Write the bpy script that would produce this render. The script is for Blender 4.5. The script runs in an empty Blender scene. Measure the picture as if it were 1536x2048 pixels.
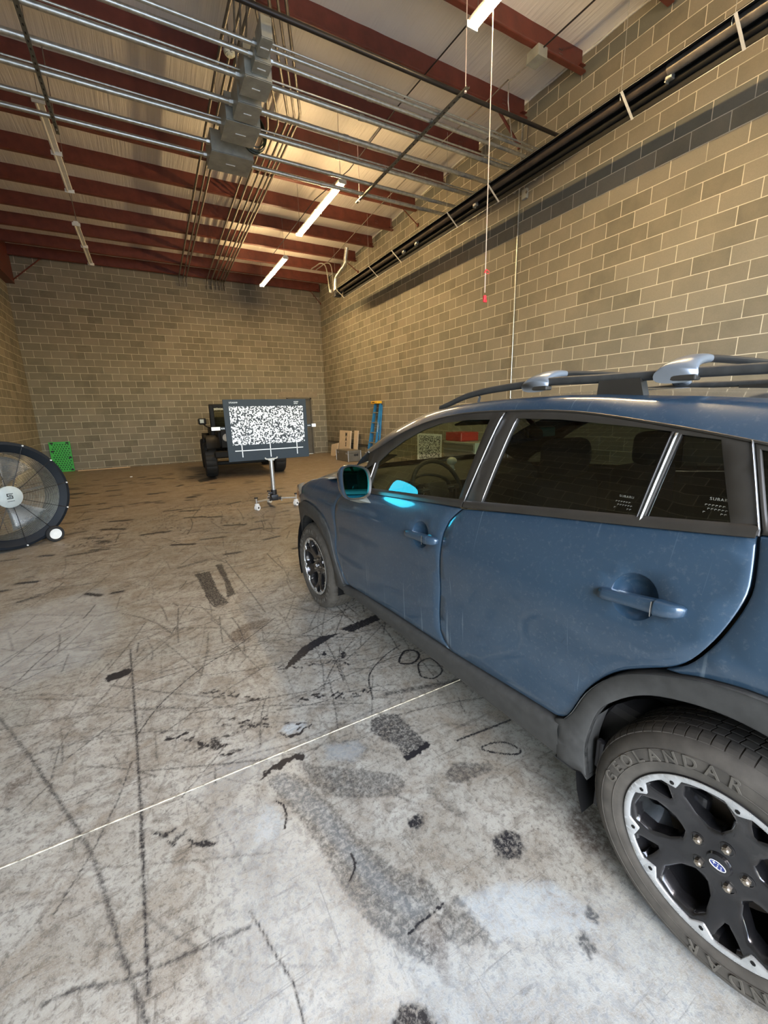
import bpy, bmesh, math, random
import numpy as np
from math import radians as R, sin, cos, pi, atan2, hypot
from mathutils import Vector, Matrix, Euler
from mathutils.geometry import delaunay_2d_cdt
random.seed(7); rng = np.random.default_rng(11)
scn = bpy.context.scene
COL = scn.collection

# ------------------------------------------------------------------ camera, world, light, exposure
cam_d = bpy.data.cameras.new('camera'); cam = bpy.data.objects.new('camera', cam_d); COL.objects.link(cam)
cam_d.sensor_fit = 'VERTICAL'; cam_d.sensor_height = 36.0; cam_d.lens = 36.0 * 826.944 / 2048.0
cam_d.clip_start = 0.02; cam_d.clip_end = 200
CR = Matrix(((0.87405892, 0.13424983, -0.46690255), (-0.48519872, 0.19263996, -0.85291972), (-0.02456024, 0.97204261, 0.23351652)))
cam.matrix_world = Matrix.Translation((0, 0, 1.51297)) @ CR.to_4x4()
scn.camera = cam
scn.view_settings.view_transform = 'Standard'; scn.view_settings.look = 'None'
scn.view_settings.gamma = 1; scn.view_settings.use_curve_mapping = False
scn.view_settings.exposure = 0.0
W = bpy.data.worlds.new('sky'); scn.world = W; W.use_nodes = True
wn = W.node_tree; wbg = wn.nodes['Background']
sky = wn.nodes.new('ShaderNodeTexSky'); sky.sky_type = 'NISHITA'; sky.sun_disc = False
sky.sun_elevation = R(48); sky.sun_rotation = R(200); sky.air_density = 1.0; sky.dust_density = 1.2
wn.links.new(sky.outputs[0], wbg.inputs[0]); wbg.inputs[1].default_value = 2.15
LAMP_COL = (1.0, 0.70, 0.36, 1); LAMP_STRENGTH = 215.0
DOOR = dict(x0=-2.2, x1=5.4, y=-2.6, z1=4.3)
pl = bpy.data.lights.new('daylight_opening', 'AREA'); pl.shape = 'RECTANGLE'
pl.size = DOOR['x1'] - DOOR['x0']; pl.size_y = DOOR['z1']; pl.cycles.is_portal = True
po = bpy.data.objects.new('daylight_opening', pl); COL.objects.link(po)
po.location = ((DOOR['x0'] + DOOR['x1']) / 2, DOOR['y'] - .12, DOOR['z1'] / 2); po.rotation_euler = (R(90), 0, 0)

# room numbers
XR, XL, YB, Z0 = 6.184, -2.92, 15.875, 0.0416
def zb(y): return 6.18 - .03 * max(0, y - 6)      # underside of the joists
def zc(y): return zb(y) + .29                      # insulation

# ------------------------------------------------------------------ helpers
def tag(o, label=None, cat=None, group=None, kind=None):
    if label: o['label'] = label
    if cat: o['category'] = cat
    if group: o['group'] = group
    if kind: o['kind'] = kind
    return o
def empty(name, loc=(0, 0, 0), rz=0, parent=None, rot=None):
    o = bpy.data.objects.new(name, None); COL.objects.link(o); o.empty_display_size = .1
    o.location = loc; o.rotation_euler = rot if rot else (0, 0, rz)
    if parent: o.parent = parent
    return o
def link(name, me, mat=None, parent=None, loc=(0, 0, 0), rot=(0, 0, 0), smooth=False, angle=35):
    o = bpy.data.objects.new(name, me); COL.objects.link(o); o.location = loc; o.rotation_euler = rot
    if parent: o.parent = parent
    if mat:
        for m in (mat if isinstance(mat, (list, tuple)) else [mat]): me.materials.append(m)
    if smooth:
        me.polygons.foreach_set('use_smooth', [True] * len(me.polygons))
        if angle < 180:
            me.set_sharp_from_angle(angle=R(angle))
    return o
class MB:
    def __init__(s): s.b = bmesh.new(); s.mi = 0
    def _fin(s, fs):
        for f in fs: f.material_index = s.mi
    def box(s, c, d, rot=None, bev=0, seg=2):
        n0 = len(s.b.verts)
        r = bmesh.ops.create_cube(s.b, size=1); vs = r['verts']
        bmesh.ops.scale(s.b, verts=vs, vec=d)
        if bev:
            es = list({e for v in vs for e in v.link_edges})
            q = bmesh.ops.bevel(s.b, geom=es, offset=bev, segments=seg, affect='EDGES', profile=.5)
            vs = list({v for f in q['faces'] for v in f.verts} | {v for v in vs if v.is_valid})
        if rot: bmesh.ops.rotate(s.b, verts=vs, matrix=Euler(rot).to_matrix(), cent=(0, 0, 0))
        bmesh.ops.translate(s.b, verts=vs, vec=c)
        s._fin({f for v in vs for f in v.link_faces}); return s
    def cyl(s, a, b, r, r2=None, n=16, cap=True):
        a = Vector(a); b = Vector(b); d = b - a; L = d.length
        if L < 1e-6: return s
        q = bmesh.ops.create_cone(s.b, cap_ends=cap, segments=n, radius1=r, radius2=r if r2 is None else r2, depth=L)
        vs = q['verts']; m = d.to_track_quat('Z', 'Y').to_matrix().to_4x4(); m.translation = (a + b) / 2
        bmesh.ops.transform(s.b, verts=vs, matrix=m)
        s._fin({f for v in vs for f in v.link_faces}); return s
    def sph(s, c, r, sc=(1, 1, 1), n=16):
        q = bmesh.ops.create_uvsphere(s.b, u_segments=n, v_segments=n // 2 + 2, radius=r); vs = q['verts']
        bmesh.ops.scale(s.b, verts=vs, vec=sc); bmesh.ops.translate(s.b, verts=vs, vec=c)
        s._fin({f for v in vs for f in v.link_faces}); return s
    def tube(s, pts, r, n=10, closed=False, cap=True):
        pts = [Vector(p) for p in pts]; N = len(pts); rings = []
        rad = r if isinstance(r, (list, tuple)) else [r] * N
        up = None
        for i, p in enumerate(pts):
            if closed: t = pts[(i + 1) % N] - pts[i - 1]
            else: t = pts[min(i + 1, N - 1)] - pts[max(i - 1, 0)]
            t.normalize()
            if up is None: up = Vector((0, 0, 1)) if abs(t.z) < .9 else Vector((1, 0, 0))
            a = t.cross(up).normalized(); b2 = a.cross(t).normalized(); up = b2
            rings.append([s.b.verts.new(p + (a * cos(2 * pi * k / n) + b2 * sin(2 * pi * k / n)) * rad[i]) for k in range(n)])
        fs = []
        for i in range(N if closed else N - 1):
            A = rings[i]; B = rings[(i + 1) % N]
            for k in range(n): fs.append(s.b.faces.new((A[k], A[(k + 1) % n], B[(k + 1) % n], B[k])))
        if cap and not closed:
            fs.append(s.b.faces.new(rings[0][::-1])); fs.append(s.b.faces.new(rings[-1]))
        s._fin(fs); return s
    def poly(s, pts):
        f = s.b.faces.new([s.b.verts.new(p) for p in pts]); s._fin([f]); return s
    def loft(s, rows, closed=False):
        V = [[s.b.verts.new(p) for p in r] for r in rows]; fs = []
        for i in range(len(V) - 1):
            n = len(V[i])
            for k in range(n if closed else n - 1):
                fs.append(s.b.faces.new((V[i][k], V[i][(k + 1) % n], V[i + 1][(k + 1) % n], V[i + 1][k])))
        s._fin(fs); return s
    def lathe(s, prof, n=64, axis='X', a0=0, a1=2 * pi, fn=None):
        """prof = (radius, height along axis)"""
        rows = []
        full = abs(a1 - a0 - 2 * pi) < 1e-6; m = n if full else n + 1
        for i in range(m):
            a = a0 + (a1 - a0) * i / n
            row = []
            for (r, h) in prof:
                if fn: r, h = fn(r, h, a)
                if axis == 'X': row.append((h, r * cos(a), r * sin(a)))
                elif axis == 'Z': row.append((r * cos(a), r * sin(a), h))
                else: row.append((r * cos(a), h, r * sin(a)))
            rows.append(row)
        if full: rows.append(None)
        V = []
        for r in rows:
            V.append(V[0] if r is None else [s.b.verts.new(p) for p in r])
        fs = []
        for i in range(len(V) - 1):
            for k in range(len(prof) - 1):
                try: fs.append(s.b.faces.new((V[i][k], V[i + 1][k], V[i + 1][k + 1], V[i][k + 1])))
                except ValueError: pass
        s._fin(fs); return s
    def xf(s, m): bmesh.ops.transform(s.b, verts=s.b.verts, matrix=m); return s
    def build(s, name, mat=None, parent=None, loc=(0, 0, 0), rot=(0, 0, 0), smooth=False, angle=35, merge=True):
        if merge: bmesh.ops.remove_doubles(s.b, verts=s.b.verts, dist=1e-5)
        bmesh.ops.recalc_face_normals(s.b, faces=s.b.faces)
        me = bpy.data.meshes.new(name); s.b.to_mesh(me); s.b.free()
        return link(name, me, mat, parent, loc, rot, smooth, angle)

def crv(pts, n=6, closed=False):
    """Catmull-Rom through the points"""
    P = [np.array(p, float) for p in pts]; out = []; N = len(P)
    for i in range(N if closed else N - 1):
        if closed: a, b, c, d = P[i - 1], P[i], P[(i + 1) % N], P[(i + 2) % N]
        else: a, b, c, d = P[max(i - 1, 0)], P[i], P[i + 1], P[min(i + 2, N - 1)]
        for k in range(n):
            t = k / n
            out.append(tuple(.5 * (2 * b + (c - a) * t + (2 * a - 5 * b + 4 * c - d) * t * t + (3 * b - a - 3 * c + d) * t ** 3)))
    if not closed: out.append(tuple(P[-1]))
    return out
def resample(poly, step):
    out = []; N = len(poly)
    for i in range(N):
        a = np.array(poly[i]); b = np.array(poly[(i + 1) % N]); L = np.linalg.norm(b - a)
        if L < 1e-5: continue
        k = max(1, int(math.ceil(L / step)))
        for j in range(k): out.append(tuple(a + (b - a) * j / k))
    return out
def inset(poly, e):
    P = np.array(poly); A = .5 * np.sum(P[:, 0] * np.roll(P[:, 1], -1) - np.roll(P[:, 0], -1) * P[:, 1])
    sg = 1 if A > 0 else -1; out = []
    N = len(P)
    for i in range(N):
        d1 = P[i] - P[i - 1]; d2 = P[(i + 1) % N] - P[i]
        n1 = np.array((-d1[1], d1[0])) / (np.linalg.norm(d1) + 1e-9); n2 = np.array((-d2[1], d2[0])) / (np.linalg.norm(d2) + 1e-9)
        n = n1 + n2; L = np.linalg.norm(n); n = n / L if L > .3 else n1
        k = 1 / max(.5, float(n @ n1))
        out.append(tuple(P[i] + sg * e * k * n))
    return out
def pip(pts, poly):
    pts = np.atleast_2d(pts); P = np.array(poly); x, y = pts[:, 0], pts[:, 1]; c = np.zeros(len(pts), bool)
    Q = np.roll(P, -1, 0)
    for (x1, y1), (x2, y2) in zip(P, Q):
        if y1 == y2: continue
        m = ((y1 > y) != (y2 > y)) & (x < (x2 - x1) * (y - y1) / (y2 - y1) + x1); c ^= m
    return c
def segdist(pts, poly, closed=True):
    pts = np.atleast_2d(pts); P = np.array(poly); d = np.full(len(pts), 1e9)
    N = len(P)
    for i in range(N if closed else N - 1):
        a = P[i]; b = P[(i + 1) % N]; ab = b - a; L = ab @ ab + 1e-12
        t = np.clip(((pts - a) @ ab) / L, 0, 1); q = a + t[:, None] * ab
        d = np.minimum(d, np.hypot(*(pts - q).T))
    return d
def plate(name, outer, holes, fmap, mat, parent=None, thick=.012, lip=.003, step=.04, close=False, grid=None, smooth=True):
    """2-D outline with holes, triangulated, mapped to space by fmap(a,b,depth); rounded lip and returned edges."""
    loops = [resample(l, step) for l in [outer] + list(holes)]
    ins = [inset(loops[0], lip)] + [inset(l, -lip) for l in loops[1:]] if lip else loops
    pts = []; edges = []
    for l in ins:
        o = len(pts); pts += l; edges += [(o + i, o + (i + 1) % len(l)) for i in range(len(l))]
    g = grid or step
    P = np.array(ins[0]); lo = P.min(0); hi = P.max(0)
    gx, gy = np.meshgrid(np.arange(lo[0] + g / 2, hi[0], g), np.arange(lo[1] + g / 2, hi[1], g)); G = np.stack([gx.ravel(), gy.ravel()], 1)
    if len(G):
        k = pip(G, ins[0])
        for h in ins[1:]: k &= ~pip(G, h)
        G = G[k]
        if len(G):
            for l in ins: G = G[segdist(G, l) > g * .35] if len(G) else G
            pts += [tuple(q) for q in G]
    vo, _, fo, _, _, _ = delaunay_2d_cdt([Vector(p) for p in pts], edges, [], 0, 1e-6)
    va = np.array([tuple(v) for v in vo]); fs = [f for f in fo]
    cen = np.array([va[list(f)].mean(0) for f in fs]); k = pip(cen, ins[0])
    for h in ins[1:]: k &= ~pip(cen, h)
    fs = [f for f, q in zip(fs, k) if q]
    V = [fmap(a, b, 0) for a, b in va]; F = [tuple(f) for f in fs]
    nb = len(V)
    if close:
        V += [fmap(a, b, thick) for a, b in va]; F += [tuple(i + nb for i in f[::-1]) for f in fs]
    ea = {}
    for f in fs:
        for i in range(len(f)):
            e = (f[i], f[(i + 1) % len(f)]); ea[e] = 1
    bd = [e for e in ea if (e[1], e[0]) not in ea]
    # offset ring
    allin = np.array([p for l in ins for p in l]); allout = np.array([p for l in loops for p in l])
    idx = {}
    def ring(i, level):
        key = (i, level)
        if key not in idx:
            j = int(np.argmin(np.hypot(*(allin - va[i]).T))); q = allout[j]
            idx[key] = len(V); V.append(fmap(q[0], q[1], lip * .8 if level == 1 else thick))
        return idx[key]
    for a, b in bd:
        if lip:
            F.append((b, a, ring(a, 1), ring(b, 1))); F.append((ring(b, 1), ring(a, 1), ring(a, 2), ring(b, 2)))
        elif close: F.append((b, a, a + nb, b + nb))
        else: F.append((b, a, ring(a, 2), ring(b, 2)))
    me = bpy.data.meshes.new(name); me.from_pydata([tuple(v) for v in V], [], F); me.update()
    b = bmesh.new(); b.from_mesh(me); bmesh.ops.remove_doubles(b, verts=b.verts, dist=1e-6); bmesh.ops.recalc_face_normals(b, faces=b.faces) if close else None
    b.to_mesh(me); b.free()
    return link(name, me, mat, parent, smooth=smooth, angle=50)
def circ(cx, cy, r, n=24, a0=0): return [(cx + r * cos(a0 + 2 * pi * i / n), cy + r * sin(a0 + 2 * pi * i / n)) for i in range(n)]
def rrect(x0, y0, x1, y1, r, n=5):
    o = []
    for cx, cy, a in ((x1 - r, y1 - r, 0), (x0 + r, y1 - r, 90), (x0 + r, y0 + r, 180), (x1 - r, y0 + r, 270)):
        for i in range(n + 1): o.append((cx + r * cos(R(a + 90 * i / n)), cy + r * sin(R(a + 90 * i / n))))
    return o
def text_mesh(txt, size, extrude=.001, bold=.0):
    cu = bpy.data.curves.new('lettering', 'FONT'); cu.body = txt; cu.size = size; cu.extrude = extrude; cu.offset = bold
    cu.align_x = 'CENTER'; cu.align_y = 'CENTER'; cu.resolution_u = 3
    o = bpy.data.objects.new('lettering', cu); COL.objects.link(o); bpy.context.view_layer.update()
    me = bpy.data.meshes.new_from_object(o.evaluated_get(bpy.context.evaluated_depsgraph_get()))
    bpy.data.objects.remove(o); bpy.data.curves.remove(cu); return me

# ------------------------------------------------------------------ materials
class NT:
    def __init__(s, name):
        s.m = bpy.data.materials.new(name); s.m.use_nodes = True; s.t = s.m.node_tree; s.b = s.t.nodes['Principled BSDF']; s.out = s.t.nodes['Material Output']
    def n(s, typ, **kw):
        q = s.t.nodes.new(typ)
        for k, v in kw.items():
            if k.startswith('i_'): q.inputs[k[2:].replace('_', ' ')].default_value = v
            else: setattr(q, k, v)
        return q
    def l(s, a, b): s.t.links.new(a, b)
    def coord(s, scale=(1, 1, 1), kind='Object', loc=(0, 0, 0), rot=(0, 0, 0)):
        c = s.n('ShaderNodeTexCoord'); m = s.n('ShaderNodeMapping'); m.inputs['Scale'].default_value = scale; m.inputs['Location'].default_value = loc; m.inputs['Rotation'].default_value = rot
        s.l(c.outputs[kind], m.inputs['Vector']); return m.outputs[0]
    def noise(s, vec, scale, detail=4, rough=.55, dist=0):
        q = s.n('ShaderNodeTexNoise'); s.l(vec, q.inputs['Vector']); q.inputs['Scale'].default_value = scale; q.inputs['Detail'].default_value = detail
        q.inputs['Roughness'].default_value = rough; q.inputs['Distortion'].default_value = dist; return q.outputs['Fac']
    def ramp(s, fac, a, b, ca=(0, 0, 0, 1), cb=(1, 1, 1, 1)):
        q = s.n('ShaderNodeValToRGB'); q.color_ramp.elements[0].position = a; q.color_ramp.elements[1].position = b
        q.color_ramp.elements[0].color = ca; q.color_ramp.elements[1].color = cb; s.l(fac, q.inputs[0]); return q.outputs[0]
    def mix(s, fac, a, b, blend='MIX'):
        q = s.n('ShaderNodeMix', data_type='RGBA', blend_type=blend)
        for i, v in ((0, fac), (6, a), (7, b)):
            if isinstance(v, (int, float)): q.inputs[i].default_value = v
            elif isinstance(v, tuple): q.inputs[i].default_value = v if len(v) == 4 else (*v, 1)
            else: s.l(v, q.inputs[i])
        return q.outputs[2]
    def math(s, op, a, b=0, clamp=False):
        q = s.n('ShaderNodeMath', operation=op, use_clamp=clamp)
        for i, v in ((0, a), (1, b)):
            if isinstance(v, (int, float)): q.inputs[i].default_value = v
            else: s.l(v, q.inputs[i])
        return q.outputs[0]
    def bump(s, h, st=.3, dist=.01):
        q = s.n('ShaderNodeBump'); q.inputs['Strength'].default_value = st; q.inputs['Distance'].default_value = dist; s.l(h, q.inputs['Height']); s.l(q.outputs[0], s.b.inputs['Normal']); return q
def simple(name, col, rough=.5, metal=0, var=.12, nscale=8, bump=0, coat=0, spec=.5, stretch=(1, 1, 1)):
    t = NT(name); v = t.coord(stretch); f = t.noise(v, nscale, 5)
    c0 = tuple(max(0, c * (1 - var)) for c in col); c1 = tuple(min(1, c * (1 + var)) for c in col)
    t.l(t.mix(t.ramp(f, .3, .7), c0, c1), t.b.inputs['Base Color'])
    r = t.math('ADD', t.math('MULTIPLY', f, .12), rough - .06); t.l(r, t.b.inputs['Roughness'])
    t.b.inputs['Metallic'].default_value = metal; t.b.inputs['Coat Weight'].default_value = coat; t.b.inputs['Specular IOR Level'].default_value = spec
    if bump: t.bump(f, bump, .004)
    return t.m
M = {}
M['steel_red'] = simple('red_oxide_paint', (.125, .030, .018), .45, 0, .25, 6, .15)
M['galv'] = simple('galvanized_steel', (.52, .53, .48), .34, .85, .22, 22, .1)
M['galv_box'] = simple('galvanized_sheet', (.34, .35, .30), .5, .3, .2, 7)
M['galv_dark'] = simple('dull_conduit', (.20, .18, .15), .45, .6, .25, 15)
M['strut'] = simple('slotted_strut', (.17, .17, .14), .5, .6, .2, 20)
M['white_metal'] = simple('white_enamel', (.62, .61, .54), .45)
M['white_plastic'] = simple('white_plastic', (.8, .8, .76), .4)
M['black'] = simple('black_plastic', (.010, .010, .011), .45)
M['black_matte'] = simple('matte_black_liner', (.006, .006, .006), .95, spec=.1)
M['black_paint'] = simple('black_vehicle_paint', (.004, .004, .004), .6, spec=.25)
M['black_pipe'] = simple('black_iron_pipe', (.015, .013, .012), .4, .2)
M['heater'] = simple('dark_reflector', (.012, .012, .010), .6, .0, .3, 5, spec=.2)
M['heater_tube'] = simple('brown_tube', (.055, .045, .036), .5, .1, .3, 9, spec=.3)
M['alu'] = simple('brushed_aluminium', (.62, .63, .63), .3, .9, .1, 30)
M['chrome'] = simple('chrome', (.8, .8, .8), .12, 1, .03)
M['cladding'] = simple('grey_plastic_cladding', (.040, .041, .039), .55, 0, .22, 30, .08)
M['trim_black'] = simple('satin_black_trim', (.030, .027, .022), .42, 0, .15, 12)
M['interior'] = simple('dark_interior', (.032, .032, .030), .65, 0, .2, 20)
M['seat'] = simple('grey_seat_cloth', (.045, .045, .048), .85, 0, .2, 60, .1)
M['rubber'] = simple('dusty_rubber', (.062, .056, .046), .72, 0, .3, 18, .15)
M['rubber_black'] = simple('black_rubber', (.012, .012, .012), .7)
M['tread_gap'] = simple('tread_groove', (.01, .01, .009), .8)
M['gloss_black'] = simple('gloss_black_alloy', (.014, .014, .015), .22, .3, .2, 14, coat=.5)
M['machined'] = simple('machined_alloy', (.62, .64, .64), .28, .75, .06, 30)
M['rust'] = simple('brake_disc_steel', (.12, .10, .08), .45, .7, .3, 12)
M['lug'] = simple('lug_steel', (.34, .30, .24), .3, .9)
M['blue_rail'] = simple('blue_fibreglass', (.02, .17, .36), .45, 0, .15)
M['yellow'] = simple('yellow_plastic', (.75, .42, .02), .4)
M['green'] = simple('green_plastic', (.03, .42, .03), .4, 0, .1)
M['cardboard'] = simple('kraft_cardboard', (.62, .50, .35), .85, 0, .08, 5)
M['wood'] = simple('bare_timber', (.62, .43, .24), .7, 0, .2, 10, stretch=(.3, 4, 4))
M['crate'] = simple('dull_aluminium_sheet', (.22, .20, .16), .38, .5, .15, 4)
M['ink'] = simple('black_ink', (.01, .01, .01), .6)
M['white_paint'] = simple('white_print', (.86, .88, .86), .6, 0, .03)
M['board'] = simple('dark_board_face', (.030, .040, .047), .6, 0, .12, 3, spec=.25)
M['red_plastic'] = simple('red_plastic', (.7, .03, .05), .4)
M['cord'] = simple('pale_cord', (.75, .62, .55), .8)
M['amber'] = simple('amber_lens', (.75, .22, .03), .2, coat=.5)
M['lens'] = simple('clear_lamp_lens', (.55, .55, .5), .08, 0, .1, coat=1)
M['cream'] = simple('cream_plastic', (.72, .70, .52), .5)
M['badge_blue'] = simple('badge_blue', (.01, .03, .20), .25, coat=1)
M['doorgrey'] = simple('painted_steel_door', (.10, .09, .07), .5)
M['cab_red'] = simple('red_tool_chest', (.35, .02, .015), .35)
M['concrete_out'] = simple('outdoor_concrete', (.42, .41, .38), .9)
M['silver_fan'] = simple('silver_blade', (.62, .64, .66), .28, .8, .06)
M['fan_drum'] = simple('dark_blue_drum', (.005, .008, .012), .6, .0, .15, spec=.3)

def glass(name, tint, gloss=1.0):
    t = NT(name); t.t.nodes.remove(t.b)
    tr = t.n('ShaderNodeBsdfTransparent'); tr.inputs[0].default_value = (*tint, 1); gl = t.n('ShaderNodeBsdfGlossy'); gl.inputs['Roughness'].default_value = .015
    gl.inputs[0].default_value = (.9, .95, .95, 1)
    g = t.n('ShaderNodeNewGeometry'); dt = t.n('ShaderNodeVectorMath', operation='DOT_PRODUCT'); t.l(g.outputs['Normal'], dt.inputs[0]); t.l(g.outputs['Incoming'], dt.inputs[1])
    f = t.math('ADD', t.math('MULTIPLY', t.math('POWER', t.math('SUBTRACT', 1.0, t.math('ABSOLUTE', dt.outputs['Value'])), 4.5), .92), .06); f = t.math('MULTIPLY', f, gloss, True); mx = t.n('ShaderNodeMixShader'); t.l(f, mx.inputs[0]); t.l(tr.outputs[0], mx.inputs[1]); t.l(gl.outputs[0], mx.inputs[2]); t.l(mx.outputs[0], t.out.inputs[0]); return t.m
M['glass'] = glass('door_glass', (.46, .51, .38), 1.0)
M['glass_clear'] = glass('windshield_glass', (.80, .86, .74), 1.0)
M['glass_dark'] = glass('privacy_glass', (.13, .14, .13), 1.0)
def mirror_mat():
    t = NT('blue_mirror_glass'); t.b.inputs['Base Color'].default_value = (.06, .62, .66, 1); t.b.inputs['Metallic'].default_value = 1; t.b.inputs['Roughness'].default_value = .02; return t.m
M['mirror'] = mirror_mat()
def emit(name, col, s):
    t = NT(name); t.b.inputs['Base Color'].default_value = (.8, .8, .8, 1); t.b.inputs['Emission Color'].default_value = col; t.b.inputs['Emission Strength'].default_value = s; return t.m
M['tube_on'] = emit('lit_fluorescent_tube', LAMP_COL, LAMP_STRENGTH)
M['tube_off'] = simple('unlit_fluorescent_tube', (.70, .68, .6), .3)

def paint_mat():
    t = NT('dusty_blue_paint'); v = t.coord((1, 1, 1)); big = t.noise(v, 1.6, 4)
    streak = t.ramp(t.noise(t.coord((1, 30, .9)), 1.0, 3, .6), .635, .675)
    patch = t.ramp(t.noise(v, 2.0, 2), .40, .56); streak = t.math('MULTIPLY', streak, patch)
    dust = t.ramp(t.noise(v, 70, 3, .7), .55, .78)
    vein = t.n('ShaderNodeTexVoronoi', feature='DISTANCE_TO_EDGE'); t.l(t.coord((1, 9, 9)), vein.inputs['Vector']); vein.inputs['Scale'].default_value = 1.6
    vn = t.ramp(vein.outputs['Distance'], .0, .014, (1, 1, 1, 1), (0, 0, 0, 1)); vn = t.math('MULTIPLY', vn, t.ramp(t.noise(v, 1.9, 3), .52, .62))
    c = t.mix(t.ramp(big, .35, .7), (.024, .055, .094), (.031, .068, .112))
    c = t.mix(t.math('MULTIPLY', dust, .22), c, (.22, .24, .25)); c = t.mix(t.math('MULTIPLY', streak, .5), c, (.24, .31, .36)); c = t.mix(t.math('MULTIPLY', vn, .5), c, (.01, .025, .05))
    t.l(c, t.b.inputs['Base Color']); t.b.inputs['Metallic'].default_value = .25
    r = t.math('ADD', t.math('MULTIPLY', t.noise(v, 4, 5), .14), .30); t.l(r, t.b.inputs['Roughness'])
    t.b.inputs['Coat Weight'].default_value = 1; t.b.inputs['Coat Roughness'].default_value = .07; t.b.inputs['Coat IOR'].default_value = 1.5
    return t.m
M['paint'] = paint_mat()

def block_mat(name, horiz, dark_rows=(), warm=0.0, phase=0.0):
    """concrete block wall: 16 x 8 inch running bond in world coordinates"""
    t = NT(name); c = t.n('ShaderNodeTexCoord'); sp = t.n('ShaderNodeSeparateXYZ'); t.l(c.outputs['Object'], sp.inputs[0])
    cb = t.n('ShaderNodeCombineXYZ'); h = sp.outputs[horiz]; z = sp.outputs[2]
    t.l(t.math('ADD', h, 40.64 + phase), cb.inputs[0]); t.l(t.math('ADD', z, 2.032 - Z0), cb.inputs[1])
    br = t.n('ShaderNodeTexBrick'); t.l(cb.outputs[0], br.inputs['Vector']); br.offset = .5; br.squash = 1
    br.inputs['Scale'].default_value = 1; br.inputs['Brick Width'].default_value = .4064; br.inputs['Row Height'].default_value = .2032
    br.inputs['Mortar Size'].default_value = .0055; br.inputs['Mortar Smooth'].default_value = .35; br.inputs['Bias'].default_value = 0
    br.inputs['Color1'].default_value = (.0, .0, .0, 1); br.inputs['Color2'].default_value = (1, 1, 1, 1); br.inputs['Mortar'].default_value = (.5, .5, .5, 1)
    v = t.coord(); n1 = t.noise(v, .5, 3); n2 = t.noise(v, 3.2, 5, .6); n3 = t.noise(v, 90, 4, .7)
    bc = t.mix(t.ramp(br.outputs['Color'], .05, .95), (.165, .148, .106), (.270, .242, .180))
    bc = t.mix(t.math('MULTIPLY', t.ramp(n2, .35, .75), .5), bc, (.32, .275, .195))
    bc = t.mix(t.math('MULTIPLY', t.ramp(n1, .42, .62), .35), bc, (.185, .180, .138))
    for z1 in dark_rows:
        a = t.math('MULTIPLY', t.math('GREATER_THAN', z, z1), t.math('LESS_THAN', z, z1 + .2032)); bc = t.mix(t.math('MULTIPLY', a, .62), bc, (.115, .125, .108))
    bc = t.mix(t.math('MULTIPLY', t.ramp(n3, .3, .8), .22), bc, (.07, .06, .05))
    # mortar: broken, paler
    mf = t.math('MULTIPLY', br.outputs['Fac'], t.ramp(t.noise(v, 2.6, 3), .18, .5))
    col = t.mix(mf, bc, (.62, .57, .43)); t.l(col, t.b.inputs['Base Color']); t.b.inputs['Roughness'].default_value = .92; t.b.inputs['Specular IOR Level'].default_value = .2
    hh = t.math('SUBTRACT', t.math('MULTIPLY', n3, .25), t.math('MULTIPLY', br.outputs['Fac'], .6)); t.bump(hh, .5, .006); return t.m
M['block_side'] = block_mat('concrete_block_side', 1, (Z0 + 23 * .2032, Z0 + 30 * .2032), phase=.12)
M['block_back'] = block_mat('concrete_block_back', 0, ())

def insul_mat():
    t = NT('white_insulation_facing'); v = t.coord((9, .35, 1)); w = t.noise(v, 1.0, 5, .6, .3); w2 = t.noise(t.coord((26, .8, 1)), 1, 3, .5)
    lo = t.noise(t.coord(), .7, 3)
    c = t.mix(t.ramp(lo, .3, .7), (.70, .66, .58), (.82, .78, .70)); t.l(c, t.b.inputs['Base Color']); t.b.inputs['Roughness'].default_value = .55
    t.bump(t.math('ADD', w, t.math('MULTIPLY', w2, .5)), .9, .02); return t.m
M['insul'] = insul_mat()

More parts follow.
